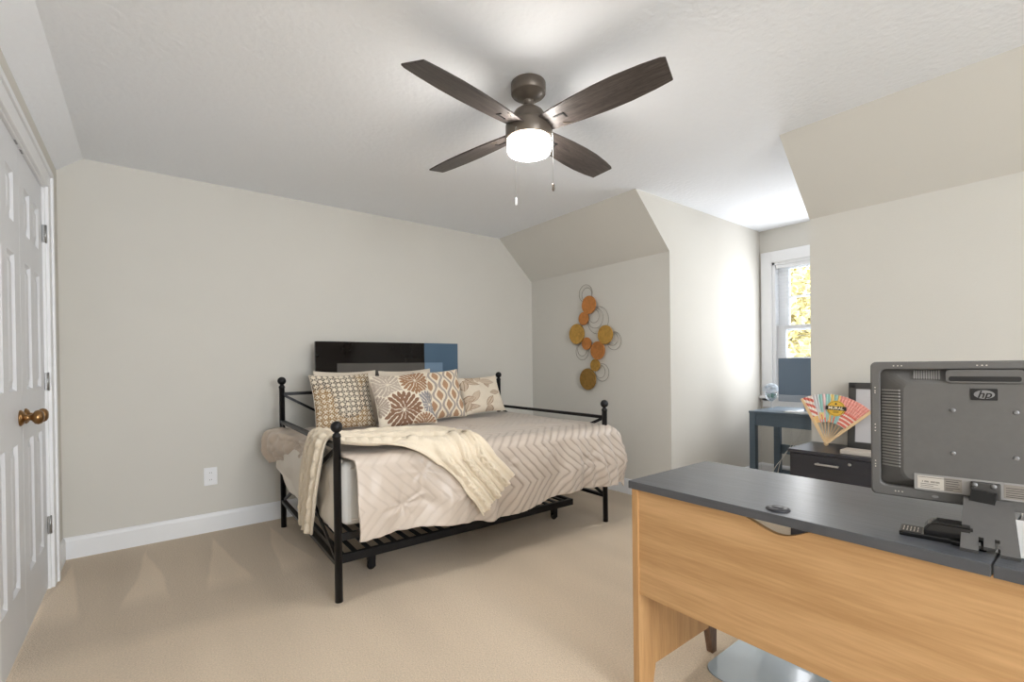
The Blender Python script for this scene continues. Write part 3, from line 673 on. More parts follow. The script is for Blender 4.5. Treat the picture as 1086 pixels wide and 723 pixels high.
# headboard behind the bed
hb = thing('headboard', w(.865, 1.40, 0), 'glossy black and blue headboard with painted pale reflection behind the pillows', 'headboard')
def wbox(bm, lo, hi, bev=0.):
    t = NB(); box(t, lo, hi, bev)
    for v in t.verts: v.co = Vector(w(*v.co))
    return append(bm, t)
obj('panel', wbox(NB(), (.247, 1.385, .775), (1.150, 1.415, 1.338), .002), headb_m, hb)
obj('panel', wbox(NB(), (1.150, 1.385, .775), (1.483, 1.415, 1.338), .002), bluegrey_m, hb)['label'] = 'blue grey panel'  # right end of the board in blue grey
obj('reflection_strip', wbox(NB(), (.405, 1.3815, .86), (1.149, 1.386, 1.168), .001), reflgrey_m, hb)['label'] = 'grey strip painted as a reflection'  # pale reflection across the board, put in as two coloured strips
obj('reflection_strip', wbox(NB(), (1.151, 1.3815, .86), (1.325, 1.386, 1.168), .001), reflblue_m, hb)['label'] = 'pale blue strip painted as a reflection'
for u in (.42, 1.31): obj('leg', wbox(NB(), (u-.03, 1.39, 0), (u+.03, 1.412, .78), .002), headb_m, hb)

# ------------------------------------------------------------------ outlet
ol = thing('wall_outlet', (.345, B, .387), 'white electrical outlet on the back wall left of the bed', 'outlet')
obj('cover_plate', box(NB(), (.305, B-.006, .325), (.385, B, .449), .003), outlet_m, ol)
for z in (.411, .362):
    bm = NB(); prism(bm, [(.017*math.cos(a_)*1., .0145*math.sin(a_)) for a_ in np.linspace(0, 2*PI, 20, endpoint=False)], .004, Matrix.Translation((.345, B-.005, z)) @ Matrix.Rotation(PI/2, 4, 'X'))
    s1 = obj('receptacle', bm, outlet_m, ol)
    bm = NB()
    for dx in (-.006, .006): box(bm, (.345+dx-.001, B-.0098, z-.002), (.345+dx+.001, B-.0085, z+.006))
    obj('slot', bm, ink_m, s1)

# ------------------------------------------------------------------ wall sculpture of metal discs and rings
wa = thing('wall_sculpture', (Rw, 2.95, 1.35), 'wall sculpture of hammered copper and gold discs with thin wire rings', 'wall art')
RX = Matrix.Rotation(-PI/2, 4, 'Y')
for (y, z, r, m_, dx) in ((3.006, 1.692, .087, copper_m, .03), (3.079, 1.571, .0625, copper_m, .024), (3.166, 1.429, .098, goldmetal_m, .03), (2.812, 1.402, .087, goldmetal_m, .03), (3.033, 1.331, .059, copper_m, .036),
                      (2.904, 1.262, .085, copper_m, .03), (2.941, 1.127, .0565, goldmetal_m, .024), (3.029, .996, .101, darkgold_m, .03)):
    prof = [(0, .002)]
    for k in range(1, 9): prof += [(r*(k-.5)/9, .0035+.004*(k/9.)**2), (r*k/9, .002+.004*(k/9.)**2)]
    prof += [(r*.97, .010), (r, .006), (r, -.002), (r*.9, -.004), (0, -.006)]
    obj('disc', lathe(NB(), prof, (Rw-dx, y, z), 36, RX), m_, wa)
for (y, z, r) in ((3.059, 1.807, .083), (3.044, 1.794, .064), (2.91, 1.542, .126), (2.941, 1.565, .094), (2.957, 1.584, .062), (2.725, 1.343, .08), (2.743, 1.361, .059), (3.11, 1.259, .081), (3.11, 1.276, .06), (2.867, 1.06, .08), (2.889, 1.068, .059)):
    obj('ring', tube(NB(), [(Rw-.018, y+r*math.cos(t_), z+r*math.sin(t_)) for t_ in np.linspace(0, 2*PI, 40, endpoint=False)], .0022, 6, closed=True), wire_m, wa)
bm = NB()
for p0, p1 in (((3.006, 1.692), (3.079, 1.571)), ((3.079, 1.571), (3.166, 1.429)), ((3.166, 1.429), (3.033, 1.331)), ((3.033, 1.331), (2.904, 1.262)), ((2.904, 1.262), (2.812, 1.402)), ((2.904, 1.262), (2.941, 1.127)), ((2.941, 1.127), (3.029, .996))):
    tube(bm, [(Rw-.012, *p0), (Rw-.012, *p1)], .003, 6)
for p0 in ((3.006, 1.692), (2.904, 1.262), (3.029, .996)): tube(bm, [(Rw, *p0), (Rw-.03, *p0)], .004, 6)
obj('backing_wire', bm, wire_m, wa)

# ------------------------------------------------------------------ ceiling fan
FX, FY = 1.416, 1.648
fan = thing('ceiling_fan', (FX, FY, Zc), 'dark bronze four blade ceiling fan with lit drum light', 'ceiling fan')
fc = (FX, FY, 0)
obj('canopy', lathe(NB(), [(0, 2.44), (.078, 2.44), (.080, 2.436), (.080, 2.392), (.076, 2.387), (.066, 2.386), (.063, 2.379), (.054, 2.377), (.050, 2.369), (.036, 2.367), (.03, 2.36), (0, 2.358)], fc, 48), fanbody_m, fan)
obj('downrod', lathe(NB(), [(0, 2.37), (.022, 2.366), (.026, 2.355), (.022, 2.344), (.014, 2.338), (.014, 2.31), (0, 2.31)], fc, 24), fanbody_m, fan)
obj('motor_housing', lathe(NB(), [(0, 2.332), (.02, 2.33), (.045, 2.322), (.066, 2.306), (.080, 2.284), (.086, 2.262), (.088, 2.252), (.100, 2.250), (.106, 2.246), (.108, 2.24), (.108, 2.182), (.105, 2.178), (0, 2.178)], fc, 56), fanbody_m, fan)
for k in range(4):
    az = math.radians(10.5+90*k); M = Matrix.Translation((FX, FY, 2.226)) @ Matrix.Rotation(az, 4, 'Z') @ Matrix.Rotation(math.radians(-13), 4, 'X')
    outl = [(.085, -.050), (.16, -.060), (.26, -.070), (.38, -.077), (.48, -.077), (.58, -.070), (.655, -.060), (.672, -.052), (.655, .060), (.58, .070), (.48, .077), (.38, .077), (.26, .070), (.16, .060), (.085, .050)]
    t = NB(); prism(t, outl, .007, None, .0015)
    bmesh.ops.translate(t, vec=(0, 0, -.0035), verts=t.verts); bmesh.ops.transform(t, matrix=M, verts=t.verts)
    # keep the grain along each blade: mesh stays in blade coordinates
    me = bpy.data.meshes.new('blade'); bmesh.ops.transform(t, matrix=M.inverted(), verts=t.verts); t.to_mesh(me); t.free()
    b_ = bpy.data.objects.new('blade', me); COL.objects.link(b_); me.materials.append(blade_m); b_.parent = fan; b_.matrix_local = Matrix.Translation((-FX, -FY, -Zc)) @ M
    me2 = NB(); prism(me2, [(.06, -.030), (.15, -.022), (.172, -.010), (.172, .010), (.15, .022), (.06, .030)], .006, Matrix.Translation((0, 0, .004)), .001)
    box(me2, (.165, -.002, -.0075), (.20, .003, -.003), 0, 2, Matrix.Rotation(.5, 4, 'Z') @ Matrix.Translation((0, -.05, 0)))
    m3 = bpy.data.meshes.new('blade_bracket'); me2.to_mesh(m3); me2.free()
    o = bpy.data.objects.new('blade_bracket', m3); COL.objects.link(o); m3.materials.append(fanbody_m); o.parent = b_
    me4 = NB(); box(me4, (.150, -.016, -.0062), (.205, -.009, -.0030)); box(me4, (.198, -.016, -.0062), (.205, .012, -.0030))
    m4 = bpy.data.meshes.new('blade_clip'); me4.to_mesh(m4); me4.free(); o4 = bpy.data.objects.new('blade_clip', m4); COL.objects.link(o4); m4.materials.append(black_m); o4.parent = b_
obj('light_shade', lathe(NB(), [(.098, 2.180), (.1005, 2.172), (.1005, 2.132), (.096, 2.121), (.086, 2.116), (.05, 2.113), (0, 2.112)], fc, 48), lightglass_m, fan)['label'] = 'lit frosted white drum glass'
for (x, y, zt, ze, m_) in ((1.273, 1.60, 2.19, 1.878, outlet_m), (1.468, 1.535, 2.19, 1.955, fanbody_m)):
    # chain leaves the side of the housing
    dx, dy = x-FX, y-FY; q = math.hypot(dx, dy); 
    bm = NB(); tube(bm, [(FX+dx/q*.10, FY+dy/q*.10, zt+.01), (FX+dx/q*.116, FY+dy/q*.116, zt), (FX+dx/q*.118, FY+dy/q*.118, zt-.03), (FX+dx/q*.118, FY+dy/q*.118, ze)], .0012, 6)
    ch = obj('pull_chain', bm, chain_m, fan)
    obj('pull_knob', lathe(NB(), [(0, .004), (.003, .002), (.006, -.004), (.0065, -.026), (.004, -.032), (0, -.033)], (FX+dx/q*.118, FY+dy/q*.118, ze), 14), m_, ch)

# ------------------------------------------------------------------ foreground desk
DXF, DXB, DYL, DZT = 1.277, 1.765, .997, .750
dk = thing('desk', (1.5, .2, 0), 'honey oak desk with charcoal top in the right foreground', 'desk')
SEAM = .145
for i, (y0, y1) in enumerate(((SEAM+.0015, DYL), (-.95, SEAM-.0015))):
    obj('desktop', box(NB(), (DXF, y0, DZT-.025), (DXB, y1, DZT), .0015), desktop_m, dk)['label'] = 'charcoal wood grain top board'
# modesty panel with a scooped cable notch at its top edge
nt2 = []
for f_ in np.linspace(0, 1, 31):
    y = .640-.19*f_; g_ = f_**1.25; nt2.append((y, .726-.031*(.5-.5*math.cos(2*PI*g_))**.62))
poly = [(.966, .376), (.966, .7255)] + nt2 + [(-.90, .7255), (-.90, .376)]
bm = NB(); prism(bm, poly, .016, Matrix(((0, 0, 1, 1.290), (1, 0, 0, 0), (0, 1, 0, 0), (0, 0, 0, 1))))
obj('modesty_panel', bm, oak_m, dk)
side = [(1.284, 0), (1.352, 0), (1.376, .112), (1.700, .112), (1.722, .0), (1.764, .0), (1.764, .3), (1.755, .7255), (1.284, .7255)]
side_poly = [(1.284, .112), (1.284, .7255), (1.757, .7255), (1.757, .112)]
for y in (.966, -.92):
    MS = Matrix(((1, 0, 0, 0), (0, 0, 1, y), (0, 1, 0, 0), (0, 0, 0, 1)))
    sp_ = obj('side_panel', prism(NB(), [(1.284, 0.0), (1.350, 0.0), (1.376, .112), (1.757, .112), (1.757, .7255), (1.284, .7255)], .022, MS), oakside_m, dk)
    obj('rear_foot', prism(NB(), [(1.745, .0), (1.775, .0), (1.778, .16), (1.72, .16), (1.718, .112)], .026, Matrix.Translation((0, -.002, 0)) @ MS, .002), footwood_m, sp_)
obj('rear_stretcher', box(NB(), (1.70, -.90, .64), (1.716, .966, .7255)), oak_m, dk)
tag(obj('cable_grommet', lathe(NB(), [(0, .006), (.012, .0065), (.014, .0045), (.018, .006), (.026, .0055), (.029, .002), (.029, 0), (0, 0)], (1.327, .548, DZT), 32), cab_m), 'round black cable grommet cap on the charcoal desktop', 'grommet')

# clear chair mat on the carpet
def rrect(x0, x1, y0, y1, r, n=8):
    pts = []
    for cx_, cy_, a0 in ((x1-r, y1-r, 0), (x0+r, y1-r, PI/2), (x0+r, y0+r, PI), (x1-r, y0+r, 1.5*PI)):
        pts += [(cx_+r*math.cos(a0+PI/2*i/n), cy_+r*math.sin(a0+PI/2*i/n)) for i in range(n+1)]
    return pts
tag(obj('chair_mat', prism(NB(), rrect(1.62, 2.62, -.35, .945, .07), .004, None, .001), matpl_m, base=(2.1, .3, .0)), 'glossy clear bluish chair mat on the carpet under the desk', 'mat')

# ------------------------------------------------------------------ monitor seen from behind
m0 = Vector((1.45, .377, 0)); md = Vector((.193, -.981, 0)).normalized(); mn = Vector((md.y, -md.x, 0))   # mn points to the camera
MM = Matrix(((md.x, 0, mn.x, m0.x), (md.y, 0, mn.y, m0.y), (0, 1, 0, 0), (0, 0, 0, 1)))   # local (s, z, outward)
mon = thing('monitor', tuple(m0+md*.2+Vector((0, 0, DZT))), 'grey black computer monitor seen from behind on the desk', 'monitor')
def mb(bm, s0, s1, z0, z1, o0, o1, bev=0.): return box(bm, (s0, z0, o0), (s1, z1, o1), bev, 2, MM)
# outer shell: rim ring around a sunken field, and raised centre
t = bmesh.new(); rings = []
for ins, r_, o_ in ((.006, .010, -.022), (0, .012, -.016), (0, .012, .001), (.003, .011, .004), (.017, .012, .004), (.019, .012, .001), (.019, .012, -.020)):
    rings.append([t.verts.new((x, y, o_)) for x, y in rrect(ins, .40-ins, .809+ins*1.35*(1 if ins > .01 else .74), 1.139-ins, r_, 6)])
for A, C in zip(rings, rings[1:]):
    for k in range(len(A)): t.faces.new((A[k], A[(k+1) % len(A)], C[(k+1) % len(A)], C[k]))
t.faces.new(rings[0]); t.faces.new(rings[-1]); bmesh.ops.recalc_face_normals(t, faces=t.faces)
bm = append(NB(), t, MM)
sh_ = obj('shell', bm, monitor_m, mon)
obj('screen', mb(NB(), .014, .386, .83, 1.125, -.0235, -.021), glossblack_m, mon)
def rr_loop(s0, s1, z0, z1, r): return rrect(s0, s1, z0, z1, r, 5)
t = bmesh.new(); loops = [(0., -.016), (.006, -.013), (.040, .006), (.046, .008)]; rings = []
for ins, o_ in loops: rings.append([t.verts.new((x, y, o_)) for x, y in rr_loop(.017+ins, .383-ins, .835+ins*.45, 1.121-ins*.75, .02)])
for A, C in zip(rings, rings[1:]):
    for k in range(len(A)): t.faces.new((A[k], A[(k+1) % len(A)], C[(k+1) % len(A)], C[k]))
t.faces.new(rings[-1]); bmesh.ops.recalc_face_normals(t, faces=t.faces)
bm = append(NB(), t, MM); obj('back_bulge', bm, monitor_m, mon)
# vents
bm = NB()
for i in range(26): z = .882+i*.0074; mb(bm, .020, .058, z, z+.0036, -.012, .0025-.004+.0)
MV = MM
vent = NB()
for i in range(26):
    z = .882+i*.0074; t = NB(); box(t, (0, 0, -.0032), (.038, .0034, .0014)); append(vent, t, MM @ Matrix.Translation((.0235, z, -.0115)) @ Matrix.Rotation(-.49, 4, 'Y') @ Matrix.Translation((0, 0, .0030)))
bm.free()
obj('side_vent', vent, monmid_m, mon)['label'] = 'light grey side vent louvres'
vent = NB()
for i in range(11):
    s_ = .082+i*.0044; t = NB(); box(t, (0, -.024, -.003), (.0024, 0, .0012)); append(vent, t, MM @ Matrix.Translation((s_, 1.1155, -.0120)) @ Matrix.Rotation(-.64, 4, 'X') @ Matrix.Translation((0, 0, .0022)))
obj('top_vent', vent, monmid_m, mon)['label'] = 'light grey top vent louvres'
hd = NB(); prism(hd, rr_loop(.138, .262, 1.090, 1.119, .008), .006, MM @ Matrix.Translation((0, 0, .006))); h1 = obj('handle_slot', hd, monitor_m, mon)
hd = NB(); prism(hd, rr_loop(.143, .257, 1.093, 1.104, .004), .002, MM @ Matrix.Translation((0, 0, .0105))); obj('slot_recess', hd, mondark_m, h1)
hd = NB(); prism(hd, rr_loop(.143, .257, 1.105, 1.1155, .004), .002, MM @ Matrix.Translation((0, 0, .0105))); obj('slot_lip', hd, monitor_m, h1)
lp = obj('logo_plate', prism(NB(), rr_loop(.179, .2215, 1.051, 1.077, .002), .0015, MM @ Matrix.Translation((0, 0, .008))), mondark_m, mon)
obj('logo_disc', prism(NB(), [(.2005+.0165*math.cos(a_), 1.064+.0095*math.sin(a_)) for a_ in np.linspace(0, 2*PI, 40, endpoint=False)], .001, MM @ Matrix.Translation((0, 0, .0092))), logo_m, lp)
tb = text_bm('hp', .0225, .0004, .28, .0003); obj('logo_letters', append(NB(), tb, MM @ Matrix.Translation((.2005, 1.0635, .0106))), mondark_m, lp)
for s_, z in ((.15, 1.026), (.249, 1.026), (.15, .927), (.249, .927)):
    obj('mount_screw', lathe(NB(), [(0, .002), (.0025, .0025), (.0045, .0015), (.005, 0), (0, 0)], (0, 0, 0), 16, MM @ Matrix.Translation((s_, z, .008))), logo_m, mon)
sp_ = NB()
for s_, z in ((.009, 1.075), (.009, 1.067), (.009, 1.062), (.009, .983), (.009, .975), (.009, .967), (.009, .892), (.009, .884), (.009, .878), (.045, 1.129), (.053, 1.129), (.060, 1.129), (.190, 1.129), (.198, 1.129), (.205, 1.129), (.047, .822), (.053, .822), (.060, .822)):
    prism(sp_, [(s_+.0016*math.cos(a_), z+.0016*math.sin(a_)) for a_ in np.linspace(0, 2*PI, 8, endpoint=False)], .0005, MM @ Matrix.Translation((0, 0, .004)))
obj('rim_dots', sp_, label_m, mon)
# lower recess with stickers, hinge block, button
rc = obj('port_recess', prism(NB(), [(.082, .834), (.082, .872), (.376, .872), (.376, .834)], .0012, MM @ Matrix.Translation((0, 0, .0082))), monmid_m, mon)
l1 = obj('rating_sticker', mb(NB(), .088, .134, .838, .868, .0094, .0099), label_m, rc)
obj('rating_sticker', mb(NB(), .1345, .164, .838, .868, .0094, .0098), labelgrey_m, rc)
obj('rating_sticker', mb(NB(), .230, .30, .838, .868, .0094, .0099), labelgrey_m, rc)
rs = random.Random(2)
def marks(rects):
    ik = NB()
    for r_ in rects: mb(ik, *r_, .0097, .0101)
    obj('print_marks', ik, ink_m, rc)
marks([(.0895, .163, .8645, .8655)])
marks([(.094+i*.001, .0945+i*.001, .853, .857) for i in range(34) if rs.random() < .7])
for z in (.849, .845, .841): marks([(.093, .093+rs.uniform(.02, .036), z, z+.001)])
for z in (.860, .855, .850, .845, .841): marks([(.137, .137+rs.uniform(.010, .024), z, z+.0014)]); marks([(.233, .233+rs.uniform(.03, .06), z, z+.0016)])
obj('lock_button', prism(NB(), [(.119+.006*math.cos(a_), .8205+.0028*math.sin(a_)) for a_ in np.linspace(0, 2*PI, 20, endpoint=False)], .002, MM @ Matrix.Translation((0, 0, .0035))), logo_m, mon)
hg = NB(); mb(hg, .178, .225, .828, .868, .0085, .018, .002); hgo = obj('hinge_block', hg, frame_m, mon)
for s_ in (.184, .214): obj('hinge_screw', lathe(NB(), [(0, .003), (.003, .003), (.005, .0015), (.005, 0), (0, 0)], (0, 0, 0), 16, MM @ Matrix.Translation((s_, .862, .018))), logo_m, hgo)
hg = NB(); prism(hg, [(.201+.0055*math.cos(a_), .845+.005*math.sin(a_)) for a_ in np.linspace(0, 2*PI, 20, endpoint=False)], .0005, MM @ Matrix.Translation((0, 0, .018))); obj('screw_hole', hg, glossblack_m, hgo)
# inclined stand plate with cut-outs at its foot, standing on the desk
p_top = Vector((1.458, .213, .829)); p_tr = Vector((1.483, .141, .829)); p_bot = Vector((1.322, .196, .753)); p_br = Vector((1.333, .112, .753))
ex = (p_tr-p_top); wtop = ex.length; ctr_t = (p_top+p_tr)/2; ctr_b = (p_bot+p_br)/2; ey = (ctr_t-ctr_b); Lp = ey.length
MP = frameM(ctr_b, (p_br-p_bot), ey)
hw, ht_ = (p_br-p_bot).length/2, wtop/2
poly = [(-hw, 0), (-hw+.025, 0), (-hw+.025, .016), (-.012, .016), (-.012, .022), (-hw+.026, .022), (-hw+.026, .034), (hw-.026, .034), (hw-.026, .022), (.012, .022), (.012, .016), (hw-.025, .016), (hw-.025, 0), (hw, 0), (ht_, Lp), (-ht_, Lp)]
# split so that the H shaped notch stays a clean cut
bm = NB()
def pq(p): prism(bm, p, .009, MP @ Matrix.Translation((0, 0, -.004)))
xw = lambda y: hw+(ht_-hw)*y/Lp
pq([(-xw(.040), .040), (xw(.040), .040), (ht_, Lp), (-ht_, Lp)])
pq([(-hw, 0), (-hw+.027, 0), (-hw+.027, .040), (-xw(.04), .040)]); pq([(hw-.027, 0), (hw, 0), (xw(.04), .040), (hw-.027, .040)])
pq([(-.008, .014), (.008, .014), (.008, .040), (-.008, .040)])
pq([(-hw+.025, .015), (-.012, .015), (-.012, .024), (-hw+.025, .024)]); pq([(.012, .015), (hw-.025, .015), (hw-.025, .024), (.012, .024)])
bmesh.ops.recalc_face_normals(bm, faces=bm.faces)
obj('stand_plate', bm, monitor_m, mon)
bm = NB(); box(bm, (1.345, .160, DZT), (1.62, .215, DZT+.012), .004); obj('stand_base', bm, glossblack_m, mon)
bm = NB(); bar(bm, (1.455, .186, DZT+.01), (1.468, .178, .85), .04, .02, (1, 0, 0)); obj('stand_neck', bm, mondark_m, mon)

# stapler beside the stand
sy = lambda y: y
st = thing('stapler', (1.37, .24, DZT), 'glossy black stapler lying beside the monitor stand', 'stapler')
MSt = frameM((1.352, .300, DZT), (.03, -.20, 0), (.98, .14, 0))
def sbox(lo, hi, bev): return box(NB(), lo, hi, bev, 3, MSt)
obj('base', sbox((.0, -.012, 0), (.118, .048, .010), .002), glossblack_m, st)
t = NB()
prism(t, [(.040, .010), (.118, .010), (.118, .040), (.062, .040), (.050, .036), (.042, .024)], .050, MSt @ Matrix.Translation((0, .043, 0)) @ Matrix.Rotation(PI/2, 4, 'X'), .004)
obj('arm', t, glossblack_m, st)
t = NB(); box(t, (.003, -.008, .010), (.038, .044, .0108), 0, 2, MSt); pl_ = obj('anvil_plate', t, ink_m, st)
t = NB()
for i in range(5):
    for k in range(2): box(t, (.006+i*.006, -.002+k*.020, .0108), (.008+i*.006, .014+k*.020, .0111), 0, 2, MSt)
obj('print_marks', t, label_m, pl_)
# white papers behind the stand
for i, (x, y, rz, lab) in enumerate(((1.60, .062, .05, 'white paper sheet on the desk behind the monitor stand'), (1.435, .035, -.05, 'white paper sheet on the desk right of the stand plate'))):
    tag(obj('paper_sheet', box(NB(), (-.085, -.07, 0), (.075, .11, .0015), 0, 2, Matrix.Translation((x, y, DZT+.0005+.002*i)) @ Matrix.Rotation(rz, 4, 'Z')), paperw_m, base=(x, y, DZT)), lab, 'paper')

# ------------------------------------------------------------------ filing cabinet with things on it
CX0, CX1, CY0, CY1, CZ = 2.955, 3.31, .70, 1.163, .637
fcab = thing('filing_cabinet', (3.13, .93, 0), 'dark laminate filing cabinet with steel handle against the knee wall', 'cabinet')
obj('carcass', box(NB(), (CX0+.018, CY0+.004, .02), (CX1, CY1-.004, CZ-.02), .001), cab_m, fcab)
obj('cabinet_top', box(NB(), (CX0-.004, CY0, CZ-.02), (CX1+.004, CY1, CZ), .0015), cab_m, fcab)
for i, (z0, z1) in enumerate(((.42, .613), (.03, .414))):
    dr_ = obj('drawer', box(NB(), (CX0, CY0+.018, z0), (CX0+.018, CY1-.018, z1), .0015), cab_m, fcab)
    zh = .571 if i == 0 else .36
    bm = NB(); box(bm, (CX0-.028, .905, zh-.005), (CX0-.020, 1.018, zh+.005), .002)
    for y in (.915, 1.008): box(bm, (CX0-.022, y-.005, zh-.004), (CX0, y+.005, zh+.004))
    obj('handle', bm, steel_m, dr_)
    if i == 0: obj('lock', lathe(NB(), [(0, .004), (.002, .004), (.0075, .0035), (.009, 0), (0, 0)], (CX0, .862, .588), 18, RX), steel_m, dr_)
pf = thing('picture_frame', (3.24, .85, CZ), 'dark grey picture frame leaning on the wall above the cabinet', 'picture frame')
Mf = frameM((3.235, .955, CZ), (0, -1, 0), (.088, 0, 1))
bm = NB(); FW, FH, FT = .285, .378, .036
for lo, hi in (((0, 0, 0), (FW, FT, .018)), ((0, FH-FT, 0), (FW, FH, .018)), ((0, 0, 0), (FT, FH, .018)), ((FW-FT, 0, 0), (FW, FH, .018))): box(bm, lo, hi, .003, 2, Mf @ Matrix.Translation((0, 0, -.018)))
obj('moulding', bm, frame_m, pf)
obj('print', box(NB(), (FT-.004, FT-.004, -.012), (FW-FT+.004, FH-FT+.004, -.008), 0, 2, Mf), photo_m, pf)
tag(obj('white_box', box(NB(), (2.985, .735, CZ), (3.09, .915, CZ+.022), .003), label_m, base=(3.03, .83, CZ)), 'flat pale box lying on the cabinet in front of the frame', 'box')

# souvenir hand fan standing open on the cabinet, leaning on the frame
hf = thing('hand_fan', (3.205, 1.05, CZ), 'open bamboo hand fan with colourful stripes and a MURAL emblem', 'hand fan')
HP_ = Vector((3.205, 1.050, CZ+.012)); ehx = Vector((.05, -1, 0))
MH = frameM(HP_, ehx, Vector((.12, .006, 1)))     # local x right, y up, z towards the viewer
A0, A1, RI, RO = math.radians(117), math.radians(45), .128, .295
na_, nr_ = 241, 60
th = np.linspace(A0, A1, na_)[:, None]*np.ones((1, nr_)); rr = np.ones((na_, 1))*np.linspace(RI, RO, nr_)[None]
pleat = np.abs(((np.linspace(0, 22, na_)) % 1)-.5)[:, None]*.012*(rr/RO)
Lx = rr*np.cos(th); Ly = rr*np.sin(th); f = (A0-th)/(A0-A1); g = (rr-RI)/(RO-RI)
c = np.ones((na_, nr_, 3))*C3(196, 196, 200)
def put(mask, col):
    global c
    c = np.where(mask[..., None], col, c)
wob = .02*vnoise(f*8, g*6); ff = f+wob
put(ff < .15, C3(240, 232, 222)); put((ff < .15) & ((g*4.2+f*6) % 1 < .5), C3(214, 84, 62)); put((ff < .16) & (g < .25), C3(232, 190, 110))
for a_, b2, col in ((.15, .24, C3(206, 204, 206)), (.24, .30, C3(140, 198, 190)), (.30, .345, C3(228, 190, 190)), (.345, .42, C3(142, 196, 188)), (.42, .47, C3(236, 202, 104)), (.47, .53, C3(140, 192, 186)), (.53, .56, C3(238, 186, 84))): put((ff >= a_) & (ff < b2), col)
put((ff > .18) & (ff < .30) & (g < .35) & (g > .1), C3(238, 206, 120)); put((ff > .56) & (ff <= .99), C3(232, 138, 124))
put((ff > .56) & (g > .45) & (((g*9 % 1) < .12) | ((f*26+np.floor(g*9)*.5) % 1 < .18)), C3(240, 172, 158))
put((ff > .64) & (g < .5) & ((g*7.5+.2) % 1 < .42), C3(246, 226, 214)); put((ff > .64) & (g < .5) & ((g*7.5+.2) % 1 >= .42), C3(222, 92, 66))
put((ff > .56) & (ff < .68) & (g < .34), C3(140, 200, 200)); put((g < .16+.25*vnoise(f*24, 0*f+2)) & (ff > .1) & ((f*13) % 1 < .5) & (ff < .62), C3(222, 100, 76))
Lp_ = np.stack([Lx, Ly, pleat, np.ones_like(Lx)], -1) @ np.array(MH).T
c = c*.86 + C3(226, 214, 206)*.14
gridobj('paper_leaf', Lp_[..., :3], paper_m, hf, thick=.0012, cols=c)
for k in range(8):
    t_ = A0+(A1-A0)*(k+.5)/8; d_ = Vector((math.cos(t_), math.sin(t_), 0)); p0 = MH @ (d_*-.004+Vector((0, 0, -.002))); p1 = MH @ (d_*(RI+.03)+Vector((0, 0, -.0005)))
    obj('stick', bar(NB(), p0, p1, .0042, .002, MH.to_3x3() @ Vector((0, 0, 1))), bamboo_m, hf)
for t_ in (A0+.01, A1-.02):
    d_ = Vector((math.cos(t_), math.sin(t_), 0)); obj('guard', bar(NB(), MH @ (d_*-.012+Vector((0, 0, .004))), MH @ (d_*RO+Vector((0, 0, .005))), .015, .006, MH.to_3x3() @ Vector((0, 0, 1)), .001), bamboo_m, hf)
obj('rivet', lathe(NB(), [(0, .012), (.006, .011), (.009, .007), (.009, -.006), (0, -.007)], (0, 0, 0), 16, MH), bamboo_m, hf)
EC = (.045, .212)
def circ(cx_, cy_, r, n=36): return [(cx_+r*math.cos(a_), cy_+r*math.sin(a_)) for a_ in np.linspace(0, 2*PI, n, endpoint=False)]
em = obj('emblem', prism(NB(), circ(*EC, .046), .001, MH @ Matrix.Translation((0, 0, .0085))), gold_m, hf)
bm = NB(); tube(bm, [MH @ Vector((x, y, .0098)) for x, y in circ(*EC, .041, 40)], .0008, 5, True); obj('emblem_ring', bm, emblack_m, em)
obj('emblem_band', prism(NB(), [(EC[0]-.052, EC[1]-.009), (EC[0]+.052, EC[1]-.013), (EC[0]+.052, EC[1]+.011), (EC[0]-.052, EC[1]+.015)], .001, MH @ Matrix.Translation((0, 0, .0096))), emblack_m, em)
tb = text_bm('MURAL', .0235, .0004, 0, .0006); obj('emblem_letters', append(NB(), tb, MH @ Matrix.Translation((EC[0], EC[1]+.001, .0112)) @ Matrix.Rotation(-.04, 4, 'Z')), emwhite_m, em)
bm = NB(); prism(bm, [(EC[0]-.007, EC[1]+.022), (EC[0]+.007, EC[1]+.022), (EC[0]+.0045, EC[1]+.026), (EC[0]+.002, EC[1]+.033), (EC[0]-.002, EC[1]+.033), (EC[0]-.0045, EC[1]+.026)], .0006, MH @ Matrix.Translation((0, 0, .0096)))
for z_ in (-.019, -.025): prism(bm, [(EC[0]-.014, EC[1]+z_), (EC[0]+.014, EC[1]+z_), (EC[0]+.014, EC[1]+z_+.0025), (EC[0]-.014, EC[1]+z_+.0025)], .0005, MH @ Matrix.Translation((0, 0, .0096)))
obj('emblem_marks', bm, emblack_m, em)

# ------------------------------------------------------------------ window desk and what stands on it
wdk = thing('writing_desk', (4.3, 1.55, 0), 'small slate blue desk in the dormer below the window', 'desk')
WX0, WX1, WYL, WYR, WZT = 4.09, 4.66, 1.918, 1.20, .722
obj('desktop', box(NB(), (WX0, WYR, WZT-.018), (WX1, WYL, WZT), .002), winddesk_m, wdk)
obj('drawer_apron', box(NB(), (WX0+.012, WYR+.01, .602), (WX0+.03, 1.875, WZT-.018), .001), winddesk_m, wdk)
obj('side_apron', box(NB(), (WX0+.03, WYL-.03, .63), (WX1-.05, WYL-.012, WZT-.018), .001), winddesk_m, wdk)
for x in (WX0+.003, WX1-.10):
    for y in (WYL-.052, WYR+.004): obj('leg', box(NB(), (x, y, 0), (x+.055, y+.048, WZT-.018), .0015), winddesk_m, wdk)
obj('back_stretcher', box(NB(), (WX1-.07, WYR+.04, .30), (WX1-.052, WYL-.05, .385), .001), winddesk_m, wdk)
tag(obj('footrest_board', box(NB(), (4.625, 1.20, 0), (4.87, 1.985, .095), .004), board_m, base=(4.7, 1.6, 0)), 'low dark teal board on the floor under the small window desk', 'board')
im = thing('all_in_one_computer', (4.36, 1.55, WZT), 'all in one computer with dark blue screen in front of the window', 'computer')
